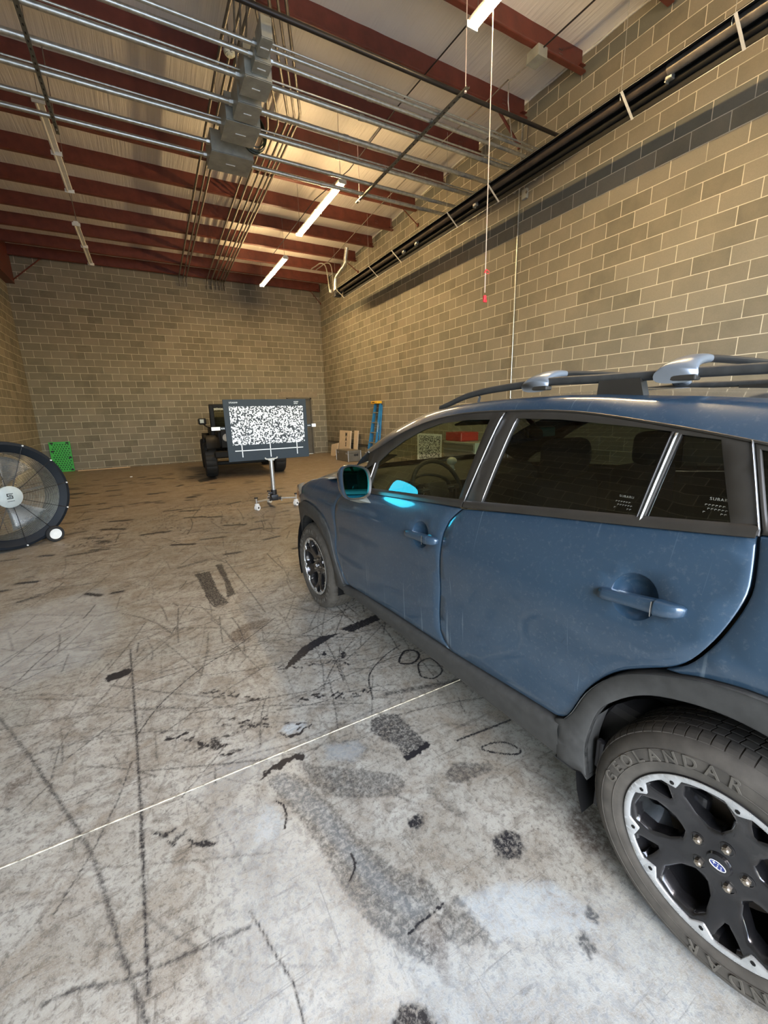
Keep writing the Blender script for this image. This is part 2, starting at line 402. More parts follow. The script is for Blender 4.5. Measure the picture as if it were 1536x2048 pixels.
def floor_mat():
    t = NT('scuffed_concrete_floor'); v = t.coord(); a = t.n('ShaderNodeAttribute', attribute_name='marks'); sp = t.n('ShaderNodeSeparateColor'); t.l(a.outputs['Color'], sp.inputs[0])
    dark, pale, brown = sp.outputs[0], sp.outputs[1], sp.outputs[2]
    n1 = t.noise(v, .8, 4, .6, .5); n2 = t.noise(v, 5, 7, .68, .8); n3 = t.noise(v, 210, 3, .8); n4 = t.noise(v, 60, 6, .75, .3); n5 = t.noise(v, 22, 6, .7, .6)
    c = t.mix(t.ramp(n1, .35, .65), (.285, .280, .236), (.450, .440, .385))
    c = t.mix(t.math('MULTIPLY', t.ramp(n2, .42, .64), .72), c, (.190, .155, .108))
    c = t.mix(t.math('MULTIPLY', t.ramp(n5, .49, .62), .50), c, (.090, .076, .058))
    for rot, sc, th, k in ((.55, (1.0, 17, 1), .60, .55), (.30, (18, 1.1, 1), .62, .5), (-.25, (1.5, 26, 1), .62, .5), (.9, (30, 1.6, 1), .64, .45)):
        st = t.noise(t.coord(sc, rot=(0, 0, rot)), 2.6, 7, .72, .5); c = t.mix(t.math('MULTIPLY', t.ramp(st, th, th + .05), k), c, (.060, .052, .042))
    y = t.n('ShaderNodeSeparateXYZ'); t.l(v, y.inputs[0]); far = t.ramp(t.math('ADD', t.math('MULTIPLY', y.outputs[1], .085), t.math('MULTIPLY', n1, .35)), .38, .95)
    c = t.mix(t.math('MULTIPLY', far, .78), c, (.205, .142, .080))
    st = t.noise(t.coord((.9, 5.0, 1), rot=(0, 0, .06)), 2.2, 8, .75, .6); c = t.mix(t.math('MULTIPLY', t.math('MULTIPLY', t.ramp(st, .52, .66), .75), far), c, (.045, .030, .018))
    c = t.mix(t.math('MULTIPLY', t.ramp(n3, .50, .70), .42), c, (.44, .45, .42)); c = t.mix(t.math('MULTIPLY', t.ramp(n4, .52, .64), .55), c, (.050, .046, .040))
    brk = t.ramp(n4, .36, .60)
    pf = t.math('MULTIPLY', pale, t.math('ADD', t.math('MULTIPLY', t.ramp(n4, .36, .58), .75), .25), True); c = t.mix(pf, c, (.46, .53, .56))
    bf = t.math('MULTIPLY', brown, t.ramp(n4, .34, .56)); c = t.mix(bf, c, (.085, .062, .045))
    e = t.math('ADD', t.math('MULTIPLY', t.math('POWER', dark, 2.0), 1.1), t.math('MULTIPLY', t.ramp(n4, .36, .54), 1.3))
    dk = t.math('MULTIPLY', dark, e, True); c = t.mix(dk, c, (.016, .016, .018))
    t.l(c, t.b.inputs['Base Color']); rr = t.math('ADD', t.math('MULTIPLY', n2, .35), .36); t.l(rr, t.b.inputs['Roughness']); t.b.inputs['Specular IOR Level'].default_value = .4
    t.bump(t.math('ADD', n4, t.math('MULTIPLY', n3, .6)), .3, .004); return t.m
M['floor'] = floor_mat()
def target_mat():
    """random black and white speckle of a calibration target"""
    t = NT('speckle_print'); v = t.coord(); n = t.noise(v, 47, 1.0, .4, .2)
    c = t.ramp(n, .488, .500, (.02, .025, .03, 1), (.86, .88, .86, 1)); t.l(c, t.b.inputs['Base Color']); t.b.inputs['Roughness'].default_value = .55; return t.m
M['speckle'] = target_mat()
def mesh_guard_mat():
    return M['black']

# ------------------------------------------------------------------ the setting
def struct(name, mb, mat, smooth=False): return tag(mb.build(name, mat, smooth=smooth, merge=False), kind='structure')

MARK_D = {   # dark rubber and oil marks (x, y) on the slab, strength
 'stripA': ([(0.19, 4.3), (0.33, 4.3), (0.34, 3.69), (0.38, 3.44), (0.27, 3.41), (0.23, 3.7)], .62),
 'stripB': ([(0.4, 4.46), (0.47, 4.46), (0.46, 3.58), (0.38, 3.55), (0.42, 3.92)], .62),
 'cigar': ([(-0.44, 2.73), (-0.43, 2.77), (-0.32, 2.79), (-0.3, 2.75), (-0.32, 2.71), (-0.42, 2.69)], .9),
 'arc': ([(0.99, 2.49), (0.84, 2.52), (0.69, 2.45), (0.57, 2.34), (0.51, 2.26), (0.59, 2.29), (0.72, 2.38), (0.9, 2.46)], .85),
 'tri': ([(0.9, 2.27), (0.92, 2.25), (0.89, 2.19), (0.86, 2.2)], .8),
 'dot1': ([(0.05, 1.92), (0.08, 1.9), (0.1, 1.83), (0.08, 1.8), (0.05, 1.83)], .6),
 'ovaledge': ([(0.35, 1.775), (0.38, 1.715), (0.44, 1.705), (0.485, 1.74), (0.475, 1.745), (0.44, 1.722), (0.385, 1.728)], 1),
 'strip': ([(0.23, 1.52), (0.29, 1.54), (0.35, 1.5), (0.42, 1.32), (0.47, 1.1), (0.53, 0.95), (0.6, 0.87), (0.61, 0.78), (0.48, 0.77), (0.53, 0.7), (0.48, 0.68), (0.43, 0.75), (0.38, 0.85), (0.35, 0.98), (0.33, 1.14), (0.3, 1.28), (0.26, 1.41)], .40),
 'blackedge': ([(0.21, 1.54), (0.24, 1.58), (0.31, 1.6), (0.4, 1.60), (0.42, 1.57), (0.4, 1.55), (0.37, 1.575), (0.33, 1.57), (0.31, 1.55), (0.27, 1.57), (0.22, 1.54)], 1),
 'strip2': ([(0.39, 1.55), (0.46, 1.48), (0.6, 1.38), (0.74, 1.26), (0.73, 1.21), (0.68, 1.18), (0.54, 1.25), (0.42, 1.34), (0.39, 1.42)], .40),
 'patch3': ([(0.52, 1.6), (0.68, 1.53), (0.7, 1.47), (0.64, 1.41), (0.55, 1.43), (0.5, 1.5)], .22),
 'sock': ([(0.78, 1.62), (0.86, 1.62), (0.92, 1.58), (0.93, 1.44), (0.94, 1.34), (0.8, 1.32), (0.81, 1.41), (0.76, 1.48), (0.74, 1.55)], .52),
 'sockedge': ([(0.80, 1.34), (0.87, 1.345), (0.94, 1.36), (0.945, 1.33), (0.87, 1.315), (0.8, 1.31)], 1),
 'blobA': ([(0.88, 0.86), (0.95, 0.86), (0.98, 0.83), (0.97, 0.79), (0.92, 0.76), (0.87, 0.78), (0.86, 0.82)], .6),
 'blobB': ([(0.65, 1.07), (0.7, 1.08), (0.72, 1.06), (0.7, 1.03), (0.65, 1.03)], .65),
 'patch4': ([(0.91, 1.17), (0.98, 1.2), (1.11, 1.11), (1.1, 1.08), (1.0, 1.09), (0.93, 1.1), (0.89, 1.14)], .42),
 'end': ([(0.50, 0.86), (0.56, 0.90), (0.61, 0.86), (0.61, 0.80), (0.55, 0.80)], .4),
 'quad2': ([(0.61, 0.78), (0.66, 0.78), (0.68, 0.65), (0.67, 0.63), (0.55, 0.7), (0.56, 0.76)], .36),
 'semi': ([(0.32, 0.60), (0.34, 0.645), (0.38, 0.655), (0.42, 0.63), (0.44, 0.58), (0.36, 0.55)], .62),
 'greyv': ([(0.81, 1.18), (0.84, 1.09), (0.87, 0.98), (0.83, 0.98), (0.8, 1.06), (0.78, 1.13)], .22),
 'jeepstain': ([(0.85, 11.17), (1.32, 11.64), (1.3, 11.02), (0.86, 10.69)], .8),
 'dk1': ([(1.0, 2.54), (1.33, 2.6), (1.32, 2.51), (1.06, 2.46)], .8),
 'mk1': ([(0.76, 2.3), (0.81, 2.34), (0.8, 2.27)], .8),
 'spA': ([(.89, .52), (.93, .53), (.92, .47), (.88, .47)], .5), 'spB': ([(.96, .55), (1.0, .56), (1.0, .52), (.97, .51)], .5),
}
MARK_P = {
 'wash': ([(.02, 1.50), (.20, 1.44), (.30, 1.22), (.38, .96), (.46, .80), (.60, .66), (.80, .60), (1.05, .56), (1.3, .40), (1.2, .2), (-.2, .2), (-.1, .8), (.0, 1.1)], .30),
 'oval': ([(0.36, 1.78), (0.4, 1.81), (0.48, 1.78), (0.48, 1.75), (0.44, 1.73), (0.38, 1.74)], .8),
 'strip': ([(0.24, 1.51), (0.30, 1.53), (0.35, 1.45), (0.40, 1.30), (0.44, 1.1), (0.50, 0.90), (0.56, 0.80), (.50, .79), (0.42, 0.95), (0.38, 1.10), (0.34, 1.25), (0.28, 1.40)], .34),
 'pale1': ([(0.65, 0.77), (0.8, 0.74), (0.95, 0.66), (1.0, 0.54), (0.97, 0.48), (0.87, 0.54), (0.68, 0.63)], .5),
 'pale2': ([(0.14, 1.36), (0.2, 1.42), (0.24, 1.38), (0.25, 1.30), (0.2, 1.24), (0.12, 1.28)], .55),
 'patch3': ([(0.52, 1.58), (0.66, 1.53), (0.68, 1.47), (0.6, 1.43), (0.5, 1.5)], .45),
 'far': ([(-1.2, 4.2), (-.6, 4.4), (-.4, 3.6), (-.5, 3.0), (-.9, 2.9), (-1.3, 3.4)], .30),
 'joint': ([(.05, 1.72), (.3, 1.75), (.3, 1.62), (.1, 1.55), (-.05, 1.6)], .28),
}
MARK_B = {
 'blotch': ([(0.29, 2.77), (0.32, 2.93), (0.46, 3.0), (0.64, 2.96), (0.56, 2.88), (0.43, 2.86), (0.41, 2.72)], .9),
 'brown1': ([(0.3, 2.4), (0.38, 2.38), (0.39, 2.24), (0.32, 2.28)], .7),
 'band': ([(-0.75, 2.02), (-0.74, 2.09), (-0.67, 2.1), (-0.64, 2.06), (-0.69, 2.04), (-0.72, 1.95)], .8),
 'brownq': ([(0.47, 0.77), (0.57, 0.78), (0.58, 0.74), (0.56, 0.7), (0.51, 0.63), (0.5, 0.64), (0.49, 0.71)], .6),
 'wet': ([(1.15, 0.76), (1.31, 0.82), (1.33, 0.70), (1.2, 0.60), (1.13, 0.68)], .8),
}
LINES = [   # scrapes: points, width, strength
 ([(1.07, 1.29), (1.38, 1.26)], .006, .8), ([(-0.32, 3.04), (-0.28, 2.42), (-0.25, 1.9), (-0.23, 1.5), (-0.22, 1.23), (-0.21, 1.01)], .007, .62),
 ([(-0.9, 2.63), (-0.7, 2.23), (-0.55, 1.9), (-0.39, 1.54), (-0.33, 1.34), (-0.28, 1.16), (-0.21, 0.94)], .009, .5),
 ([(0.64, 2.96), (0.32, 2.7), (0.13, 2.59), (-0.02, 2.46), (-0.16, 2.3), (-0.26, 2.11)], .004, .8), ([(-0.87, 2.52), (-0.55, 2.43), (-0.2, 2.29), (0.41, 1.96), (.8, 1.75)], .005, .5),
 ([(-0.41, 2.65), (-0.13, 2.41), (0.16, 2.18)], .007, .5), ([(0.07, 1.07), (0.12, 0.9), (0.14, 0.81), (0.13, 0.6)], .004, .6), ([(-0.22, 1.23), (-0.14, 1.12), (-0.08, 1.05)], .008, .35),
 ([(-0.16, 1.2), (-0.05, 1.07), (0.01, 0.98)], .005, .35), ([(-0.46, 1.13), (-0.38, 1.12), (-0.27, 1.08), (-0.17, 1.06), (-0.02, 1.04), (0.06, 1.03)], .007, .5),
 ([(-0.54, 2.38), (-0.58, 2.23), (-0.58, 2.01)], .004, .5), ([(-0.62, 1.46), (-0.54, 1.44), (-0.42, 1.39)], .004, .35), ([(0.86, 1.75), (0.94, 1.95), (1.12, 2.08), (1.26, 2.13)], .005, .7),
 ([(0.16, 3.52), (0.24, 3.17), (0.31, 2.72), (0.39, 2.34)], .005, .5), ([(-0.79, 2.19), (-0.62, 2.22), (-0.31, 2.15), (.0, 2.0)], .005, .4), ([(0.52, 4.57), (0.57, 3.74), (0.6, 3.09)], .006, .55),
 ([(1.18, 2.0), (1.26, 2.06), (1.32, 2.01), (1.29, 1.95), (1.22, 1.92), (1.16, 1.96), (1.18, 2.0)], .007, .95), ([(1.21, 1.82), (1.26, 1.9), (1.35, 1.9), (1.34, 1.77), (1.25, 1.73), (1.2, 1.78), (1.21, 1.82)], .006, .8),
 ([(1.14, 1.2), (1.2, 1.195), (1.26, 1.16), (1.28, 1.1), (1.25, 1.09), (1.19, 1.13), (1.14, 1.18), (1.14, 1.2)], .004, .9),
 ([(0.24, 1.41), (0.262, 1.38), (0.26, 1.33), (0.24, 1.28)], .004, .95), ([(0.42, 1.07), (0.42, 1.04), (0.4, 1.01), (0.37, 0.99)], .004, .9), ([(.47, .775), (.61, .785)], .004, .9),
 ([(0.23, 3.7), (.27, 3.41), (.38, 3.44)], .008, .7), ([(.95, 1.75), (1.5, 1.6)], .02, .5),
]
def build_floor():
    def axis(segs):
        o = []
        for a, b, s in segs: o += list(np.arange(a, b - 1e-9, s))
        return np.array(o + [segs[-1][1]])
    xs = axis([(XL, -1.2, .05), (-1.2, 1.6, .0065), (1.6, XR, .06)])
    ys = axis([(-2.6, .45, .08), (.45, 2.2, .0055), (2.2, 3.6, .009), (3.6, 6, .02), (6, YB, .06)])
    X, Y = np.meshgrid(xs, ys); P = np.stack([X.ravel(), Y.ravel()], 1); n = len(P)
    me = bpy.data.meshes.new('floor'); me.vertices.add(n)
    co = np.zeros((n, 3), np.float32); co[:, :2] = P; me.vertices.foreach_set('co', co.ravel())
    nx, ny = len(xs), len(ys); I = np.arange(n).reshape(ny, nx)
    q = np.stack([I[:-1, :-1], I[:-1, 1:], I[1:, 1:], I[1:, :-1]], -1).reshape(-1, 4)
    me.loops.add(q.size); me.loops.foreach_set('vertex_index', q.ravel().astype(np.int32))
    me.polygons.add(len(q)); me.polygons.foreach_set('loop_start', np.arange(0, q.size, 4, dtype=np.int32)); me.update(calc_edges=True)
    C = np.zeros((n, 4), np.float32); C[:, 3] = 1
    # wobble so that outlines look torn
    wob = .0035 * np.stack([np.sin(P[:, 0] * 161 + 3 * np.sin(P[:, 1] * 97)) + .6 * np.sin(P[:, 1] * 343 + 2 * np.sin(P[:, 0] * 90)), np.sin(P[:, 1] * 157 + 3 * np.sin(P[:, 0] * 91)) + .6 * np.sin(P[:, 0] * 131)], 1)
    Q = P + wob
    def near(lo, hi, m): return np.where((P[:, 0] > lo[0] - m) & (P[:, 0] < hi[0] + m) & (P[:, 1] > lo[1] - m) & (P[:, 1] < hi[1] + m))[0]
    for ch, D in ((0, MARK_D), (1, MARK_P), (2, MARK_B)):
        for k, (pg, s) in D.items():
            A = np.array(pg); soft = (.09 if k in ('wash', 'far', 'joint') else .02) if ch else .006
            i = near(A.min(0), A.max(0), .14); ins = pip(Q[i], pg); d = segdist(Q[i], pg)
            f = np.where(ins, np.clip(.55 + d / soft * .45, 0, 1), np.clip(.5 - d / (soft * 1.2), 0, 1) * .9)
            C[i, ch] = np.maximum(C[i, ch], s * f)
    def line(pts, w, s, wb=.35):
        A = np.array(pts); i = near(A.min(0), A.max(0), w * 2 + .01)
        if not len(i): return
        d = segdist(P[i] + wob[i] * wb, pts, False); f = np.clip(1.4 - d / w, 0, 1); C[i, 0] = np.maximum(C[i, 0], s * f)
    for pts, w, s in LINES: line(crv(pts, 5) if len(pts) > 2 else pts, w, s)
    for k in range(760):
        x = rng.uniform(-1.3, 1.6); y = rng.uniform(1.0, 8.0) if k % 3 else rng.uniform(1.3, 3.4)
        a = rng.normal(1.2, .35) if k % 2 else rng.normal(-.35, .4); L = rng.uniform(.04, .55) * (1 + y * .12); b = rng.normal(0, .12)
        if x < 1 and y < 1.45 and x > -.1: continue
        pts = [(x + L * t * cos(a + b * t), y + L * t * sin(a + b * t)) for t in (0, .33, .66, 1)]
        line(pts, .0022 + .0011 * y, rng.uniform(.15, .6) ** 1.0)
    for k in range(150):   # short black skid dabs in the far half
        x = rng.uniform(-2.6, 2.2); y = rng.uniform(4.2, 13); a = rng.normal(0, .3); L = rng.uniform(.06, .3)
        line([(x, y), (x + L * cos(a), y + L * sin(a))], .015 + .004 * y, rng.uniform(.5, .9))
    # broken chains of small dabs (tyre lug prints)
    for (x0, y0, x1, y1, m) in ((.05, 2.3, .32, 2.05, 14), (.1, 2.0, .5, 1.72, 16), (-.15, 2.05, .12, 1.75, 16), (.45, 2.3, .9, 2.15, 16), (-.2, 1.5, -.02, 1.35, 10), (.0, 1.85, .35, 1.9, 12), (.5, 1.95, .9, 1.8, 14)):
        for j in range(m):
            t = j / m; x = x0 + (x1 - x0) * t + rng.normal(0, .012); y = y0 + (y1 - y0) * t + rng.normal(0, .012)
            line([(x, y), (x + rng.uniform(.01, .05), y + rng.uniform(-.03, .02))], rng.uniform(.004, .009), rng.uniform(.5, .95), 1)
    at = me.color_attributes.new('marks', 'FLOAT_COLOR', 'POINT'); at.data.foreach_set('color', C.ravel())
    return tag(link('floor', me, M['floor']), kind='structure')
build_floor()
j = MB()
j.box(((XL + 1.9) / 2, 1.64, .0005), (1.9 - XL, .0042, .004)); struct('trim_1', j, simple('pale_joint_filler', (.55, .50, .38), .9, var=.7, nscale=40))
# walls (solid slabs)
T = .2
w = MB(); w.box((XR + T / 2, (YB - 2.6) / 2, 3.4), (T, YB + 2.6 + 2 * T, 6.8)); struct('wall_right', w, M['block_side'])
w = MB(); w.box((XL - T / 2, (YB - 2.6) / 2, 3.4), (T, YB + 2.6 + 2 * T, 6.8)); struct('wall_left', w, M['block_side'])
def slab_with_hole(y, x0, x1, z0, z1, hx0, hx1, hz1, th):
    m = MB()
    if hx0 > x0: m.box(((x0 + hx0) / 2, y, (z0 + z1) / 2), (hx0 - x0, th, z1 - z0))
    m.box(((x1 + hx1) / 2, y, (z0 + z1) / 2), (x1 - hx1, th, z1 - z0)); m.box(((hx0 + hx1) / 2, y, (hz1 + z1) / 2), (hx1 - hx0, th, z1 - hz1)); return m
struct('wall_back', slab_with_hole(YB + T / 2, XL, XR, 0, 6.8, 4.62, 5.60, 2.14, T), M['block_back'])
struct('wall_front', slab_with_hole(DOOR['y'] - T / 2, XL, XR, 0, 6.8, DOOR['x0'], DOOR['x1'], DOOR['z1'], T), M['block_back'])
d = MB(); d.box((5.11, YB + .06, 1.05), (.90, .045, 2.1), bev=.004); dr = tag(d.build('door_1', M['doorgrey']), kind='structure')
d = MB(); [d.box((x, YB + .03, 1.07), (.05, .10, 2.14)) for x in (4.645, 5.575)]; d.box((5.11, YB + .03, 2.115), (.98, .10, .05)); d.build('door_frame', M['doorgrey'], dr)
d = MB(); d.cyl((5.48, YB + .04, 1.0), (5.48, YB - .03, 1.0), .012); d.box((5.44, YB - .03, 1.0), (.11, .014, .02), bev=.004); d.build('door_handle', M['chrome'], dr)
l = MB(); l.box((5.1, YB - .004, 2.26), (1.5, .02, .20), bev=.004); struct('trim_2', l, simple('concrete_lintel', (.26, .22, .16), .95, bump=.2))
l = MB(); l.box((XR - .012, 13.6, .475), (.03, 4.3, .035)); l.box((XR - .012, 12.2, .49), (.03, 1.2, .02)); struct('trim_3', l, simple('dark_wall_ledge', (.06, .05, .035), .8))
# ceiling: insulation blanket between the joists, following the roof slope
c = MB(); ys = [-2.8] + [i * .5 for i in range(-5, 32)] + [16.1]; xs = [XL - .1 + i * (XR - XL + .2) / 40 for i in range(41)]
c.loft([[(x, y, zc(y) + .003 * sin(x * 17 + y) * sin(y * 2.9)) for x in xs] for y in ys])
c.loft([[(x, y, 7.0) for x in (XL - .1, XR + .1)] for y in (-2.8, 16.1)]); struct('ceiling', c, M['insul'], True)
c = MB(); c.tube([(XR - .006, y, zc(y) - .012 + .008 * sin(y * 9)) for y in [i * .25 for i in range(-8, 64)]], .016, 6); struct('trim_4', c, M['white_metal'], True)
g = MB(); g.box((0, -30, -.06), (120, 54.6, .1)); struct('ground', g, M['concrete_out'])

ORD = ['first', 'second', 'third', 'fourth', 'fifth', 'sixth', 'seventh', 'eighth', 'ninth', 'tenth', 'eleventh', 'twelfth', 'thirteenth', 'fourteenth']
# roof joists: red oxide C purlins
JY = [15.72, 14.77, 13.68, 12.58, 11.47, 10.38, 9.29, 8.2, 7.1, 6.0, 4.93, 3.76, 2.6]
proto = None
for i, y in enumerate(JY):
    x0, x1 = XL + .02, XR - .06; L = x1 - x0
    if proto is None:
        m = MB(); pr = [(-.075, .022), (-.08, .0), (-.07, -.006), (0, -.006), (.006, 0), (.006, .30), (-.07, .30), (-.07, .296), (0, .296), (0, .004), (-.072, .004), (-.074, .022)]
        N = 60
        rows = [[(-L / 2 + L * k / N, a + .0015 * sin(k * 2.1) * (1 if b < .05 else 0), b + .0012 * sin(k * 1.3)) for a, b in pr] for k in range(N + 1)]
        m.loft(rows, True); m.poly(rows[0]); m.poly(rows[-1][::-1])
        for s in (-1, 1): m.box((s * (L / 2 - .05), -.035, .08), (.10, .07, .012))
        proto = m.build('roof_joist', M['steel_red']); o = proto
        bh = MB()
        for s in (L / 2 - .45,):
            for dx in (-.03, 0, .03):
                for dz in (.11, .16): bh.cyl((s + dx, -.001, dz), (s + dx, -.008, dz), .006, n=6)
        bolts = bh.build('bolt_row', M['galv_dark'], proto)
    else:
        o = proto.copy(); COL.objects.link(o); b2 = bolts.copy(); COL.objects.link(b2); b2.parent = o
    o.location = ((x0 + x1) / 2, y, zb(y))
    tag(o, 'dark red steel roof joist spanning the room, %s one from the back wall' % ORD[i] if i else 'dark red steel roof joist lying against the top of the back wall', 'joist', 'red roof joists')
g = MB(); g.box((XL + .19, 15.1, 5.70), (.012, 1.5, .95)); g.box((XL + .1, 15.1, 5.22), (.2, 1.5, .02)); g.box((XL + .1, 15.1, 6.17), (.2, 1.5, .02)); 
tag(g.build('support_beam', M['steel_red']), 'deep dark red steel beam end seated in the back left corner', 'beam')
# flange braces from joist to wall
for nm, a, b, r, lb in (('', (5.583, 6.02, 6.19), (6.17, 6.12, 5.887), .022, 'thick red angle brace running from a joist down to the right wall near the front'),
        ('', (5.755, 9.28, 6.09), (6.17, 9.256, 5.802), .012, 'thin dark brace above the middle of the long heater'), ('', (5.762, 12.59, 5.98), (6.17, 12.53, 5.694), .012, 'thin dark brace beside the silver flue pipe'),
        ('', (5.776, 15.7, 5.88), (6.17, 15.8, 5.52), .012, 'thin dark brace in the back right corner under the last joist'), ('', (-2.046, 15.7, 5.87), (-2.75, 15.72, 5.26), .016, 'thin dark brace in the back left corner')):
    m = MB(); m.cyl(a, b, r, n=6); m.box(b, (.03, .06, .07)); m.box((a[0], a[1], a[2] - .004), (.09, .06, .012)); tag(m.build('flange_brace', M['steel_red']), lb, 'brace', 'flange braces')

# ------------------------------------------------------------------ conduits, junction boxes, hangers
ZP = 5.25
def conduit(pts, r, label, mat='galv', group='conduits crossing the ceiling', coup=True, name='conduit'):
    m = MB(); m.tube(pts, r, 12); o = m.build(name, M[mat], smooth=True, angle=60)
    if coup:
        c = MB(); k = 0
        for a, b in zip(pts[:-1], pts[1:]):
            a, b = Vector(a), Vector(b); L = (b - a).length; d = (b - a).normalized(); s = 1.2
            while s < L - .3 and k < 5:
                c.cyl(a + d * s, a + d * (s + .07), r * 1.22, n=12); s += 3.05; k += 1
        for e, dd in ((Vector(pts[0]), Vector(pts[1]) - Vector(pts[0])), (Vector(pts[-1]), Vector(pts[-2]) - Vector(pts[-1]))):
            dd.normalize(); c.cyl(e, e + dd * .045, r * 1.3, n=8)
        c.build('coupling', M['galv'], o, smooth=True)
    return tag(o, label, 'conduit', group)
BX = [  # y, x0, x1, y0, y1, z0, z1
 (1.49, 1.60, 5.00, 5.235, 5.17, 5.36), (1.48, 1.65, 5.27, 5.44, 5.14, 5.34), (1.41, 1.705, 5.45, 5.76, 5.1, 5.40), (1.415, 1.69, 5.89, 6.22, 5.1, 5.37), (1.34, 1.76, 6.26, 6.71, 5.1, 5.40), (1.26, 1.83, 7.0, 7.48, 5.1, 5.37)]
BL = ['smallest galvanized junction box at the near end of the row', 'small galvanized junction box with a pale slot, second in the row from the near end', 'galvanized junction box, the first large one after the two small boxes',
      'square galvanized junction box in the middle of the row between two wider ones', 'wide galvanized junction box beside the coiled cable', 'widest galvanized junction box at the far end of the row']
for (x0, x1, y0, y1, z0, z1), lb in zip(BX, BL):
    m = MB(); m.box(((x0 + x1) / 2, (y0 + y1) / 2, (z0 + z1) / 2 + .006), (x1 - x0, y1 - y0, z1 - z0 - .012), bev=.003)
    o = m.build('junction_box', M['galv_box']); c = MB(); c.box(((x0 + x1) / 2, (y0 + y1) / 2, z0 - .0005), (x1 - x0 + .012, y1 - y0 + .012, .006), bev=.002)
    for sx in (-1, 1):
        for sy in (-1, 1): c.cyl(((x0 + x1) / 2 + sx * (x1 - x0) * .46, (y0 + y1) / 2 + sy * (y1 - y0) * .46, z0 - .004), ((x0 + x1) / 2 + sx * (x1 - x0) * .46, (y0 + y1) / 2 + sy * (y1 - y0) * .46, z0 - .009), .007, n=8)
    c.build('cover', M['galv_box'], o)
    h = MB(); hw = .13 if x1 - x0 > .3 else .09; h.box(((x0 + x1) / 2 + .0, (y0 + y1) / 2, z0 - .006), (hw, .012, .004), rot=None); h.build('pale_slot', M['white_paint'], o)
    tag(o, lb, 'junction box', 'junction boxes')
PIPES = [(5.22, .020, 0, 'nearest'), (5.37, .024, 1, 'second nearest'), (5.72, .030, 2, 'third nearest'), (6.18, .032, 3, 'middle'), (6.63, .030, 4, 'third farthest'), (7.10, .028, 5, 'second farthest'), (7.44, .030, 5, 'farthest')]
def fix(o): return o
for y, r, b, w_ in PIPES:
    x0, x1 = BX[b][0], BX[b][1]
    conduit([(XL + .01, y, ZP), (x0, y, ZP)], r, 'galvanized conduit running left from the junction boxes, %s of seven' % w_)
    conduit([(x1, y, ZP), (XR - .01, y, ZP)], r, 'galvanized conduit running right from the junction boxes to the wall, %s of seven' % w_)
for y, b, w_ in ((5.16, 0, 'nearest'), (5.655, 2, 'third nearest'), (6.565, 4, 'third farthest')):
    conduit([(XL + .01, y, ZP + .02), (BX[b][0], y + .01, ZP + .02)] if b else [(BX[b][1], y, ZP + .01), (XR - .01, y, ZP + .01)], .011, 'thin bright conduit lying alongside the %s thick conduit' % w_, coup=False)
    if b: conduit([(BX[b][1], y, ZP + .02), (XR - .01, y, ZP + .02)], .011, 'thin bright conduit right of the boxes alongside the %s thick conduit' % w_, coup=False)
conduit([(1.05, 4.83, 5.27), (1.6, 4.83, 5.27), (XR - .01, 4.83, 5.27)], .025, 'black iron pipe crossing in front of the junction boxes to the right wall', 'black_pipe', coup=False, name='gas_pipe')
# slotted strut hangers
def strut(x, y0, y1, z, lb):
    m = MB(); L = y1 - y0
    m.box((0, 0, .002), (.041, L, .003)); [m.box((s * .0195, 0, .012), (.003, L, .022)) for s in (-1, 1)]
    m.mi = 1; k = -L / 2 + .06
    while k < L / 2 - .05: m.box((0, k, -.0008), (.014, .03, .002)); k += .0508 * 2
    o = m.build('strut_hanger', [M['strut'], M['ink']], loc=(x, (y0 + y1) / 2, z))
    rd = MB()
    for yy in (-L / 2 + .05, L / 2 - .12):
        zt = zb(y0 + L / 2 + yy) - z + .01; rd.cyl((0, yy, -.02), (0, yy, zt), .006, n=8); rd.cyl((0, yy, -.02), (0, yy, .0), .014, n=6)
    rd.build('threaded_rod', M['cord'] if 'right' in lb else M['galv_dark'], o)
    cl = MB()
    for y, r, b, w_ in PIPES:
        if y0 < y < y1: cl.tube([(0, y - (y0 + y1) / 2 + (r + .006) * cos(a), ZP - z + (r + .004) * sin(a)) for a in [pi * q / 8 - .2 for q in range(11)]], .004, 6)
    cl.build('pipe_clamp', M['galv'], o)
    return tag(o, lb, 'hanger', 'strut hangers')
strut(3.80, 4.62, 7.68, ZP - .055, 'slotted steel strut hanger under the conduits on the right')
strut(-.545, 4.75, 7.72, ZP - .055, 'slotted steel strut hanger under the conduits on the left')
# coil of green-black cable behind the boxes
m = MB()
for k in range(9):
    R0 = .22 + .006 * (k % 3) + rng.uniform(-.01, .01); cx_ = 1.80 + rng.uniform(-.012, .012); cz = 5.42 + rng.uniform(-.01, .01); yy = 6.78 + .016 * (k - 4)
    m.tube([(cx_ + R0 * .72 * cos(a), yy + .03 * sin(a), cz - .10 + R0 * sin(a)) for a in [2 * pi * q / 28 for q in range(28)]], .008, 6, closed=True)
tag(m.build('cable_coil', simple('green_black_cable', (.015, .03, .015), .4), smooth=True), 'coil of dark green and black cable hanging beside the wide junction box', 'cable')
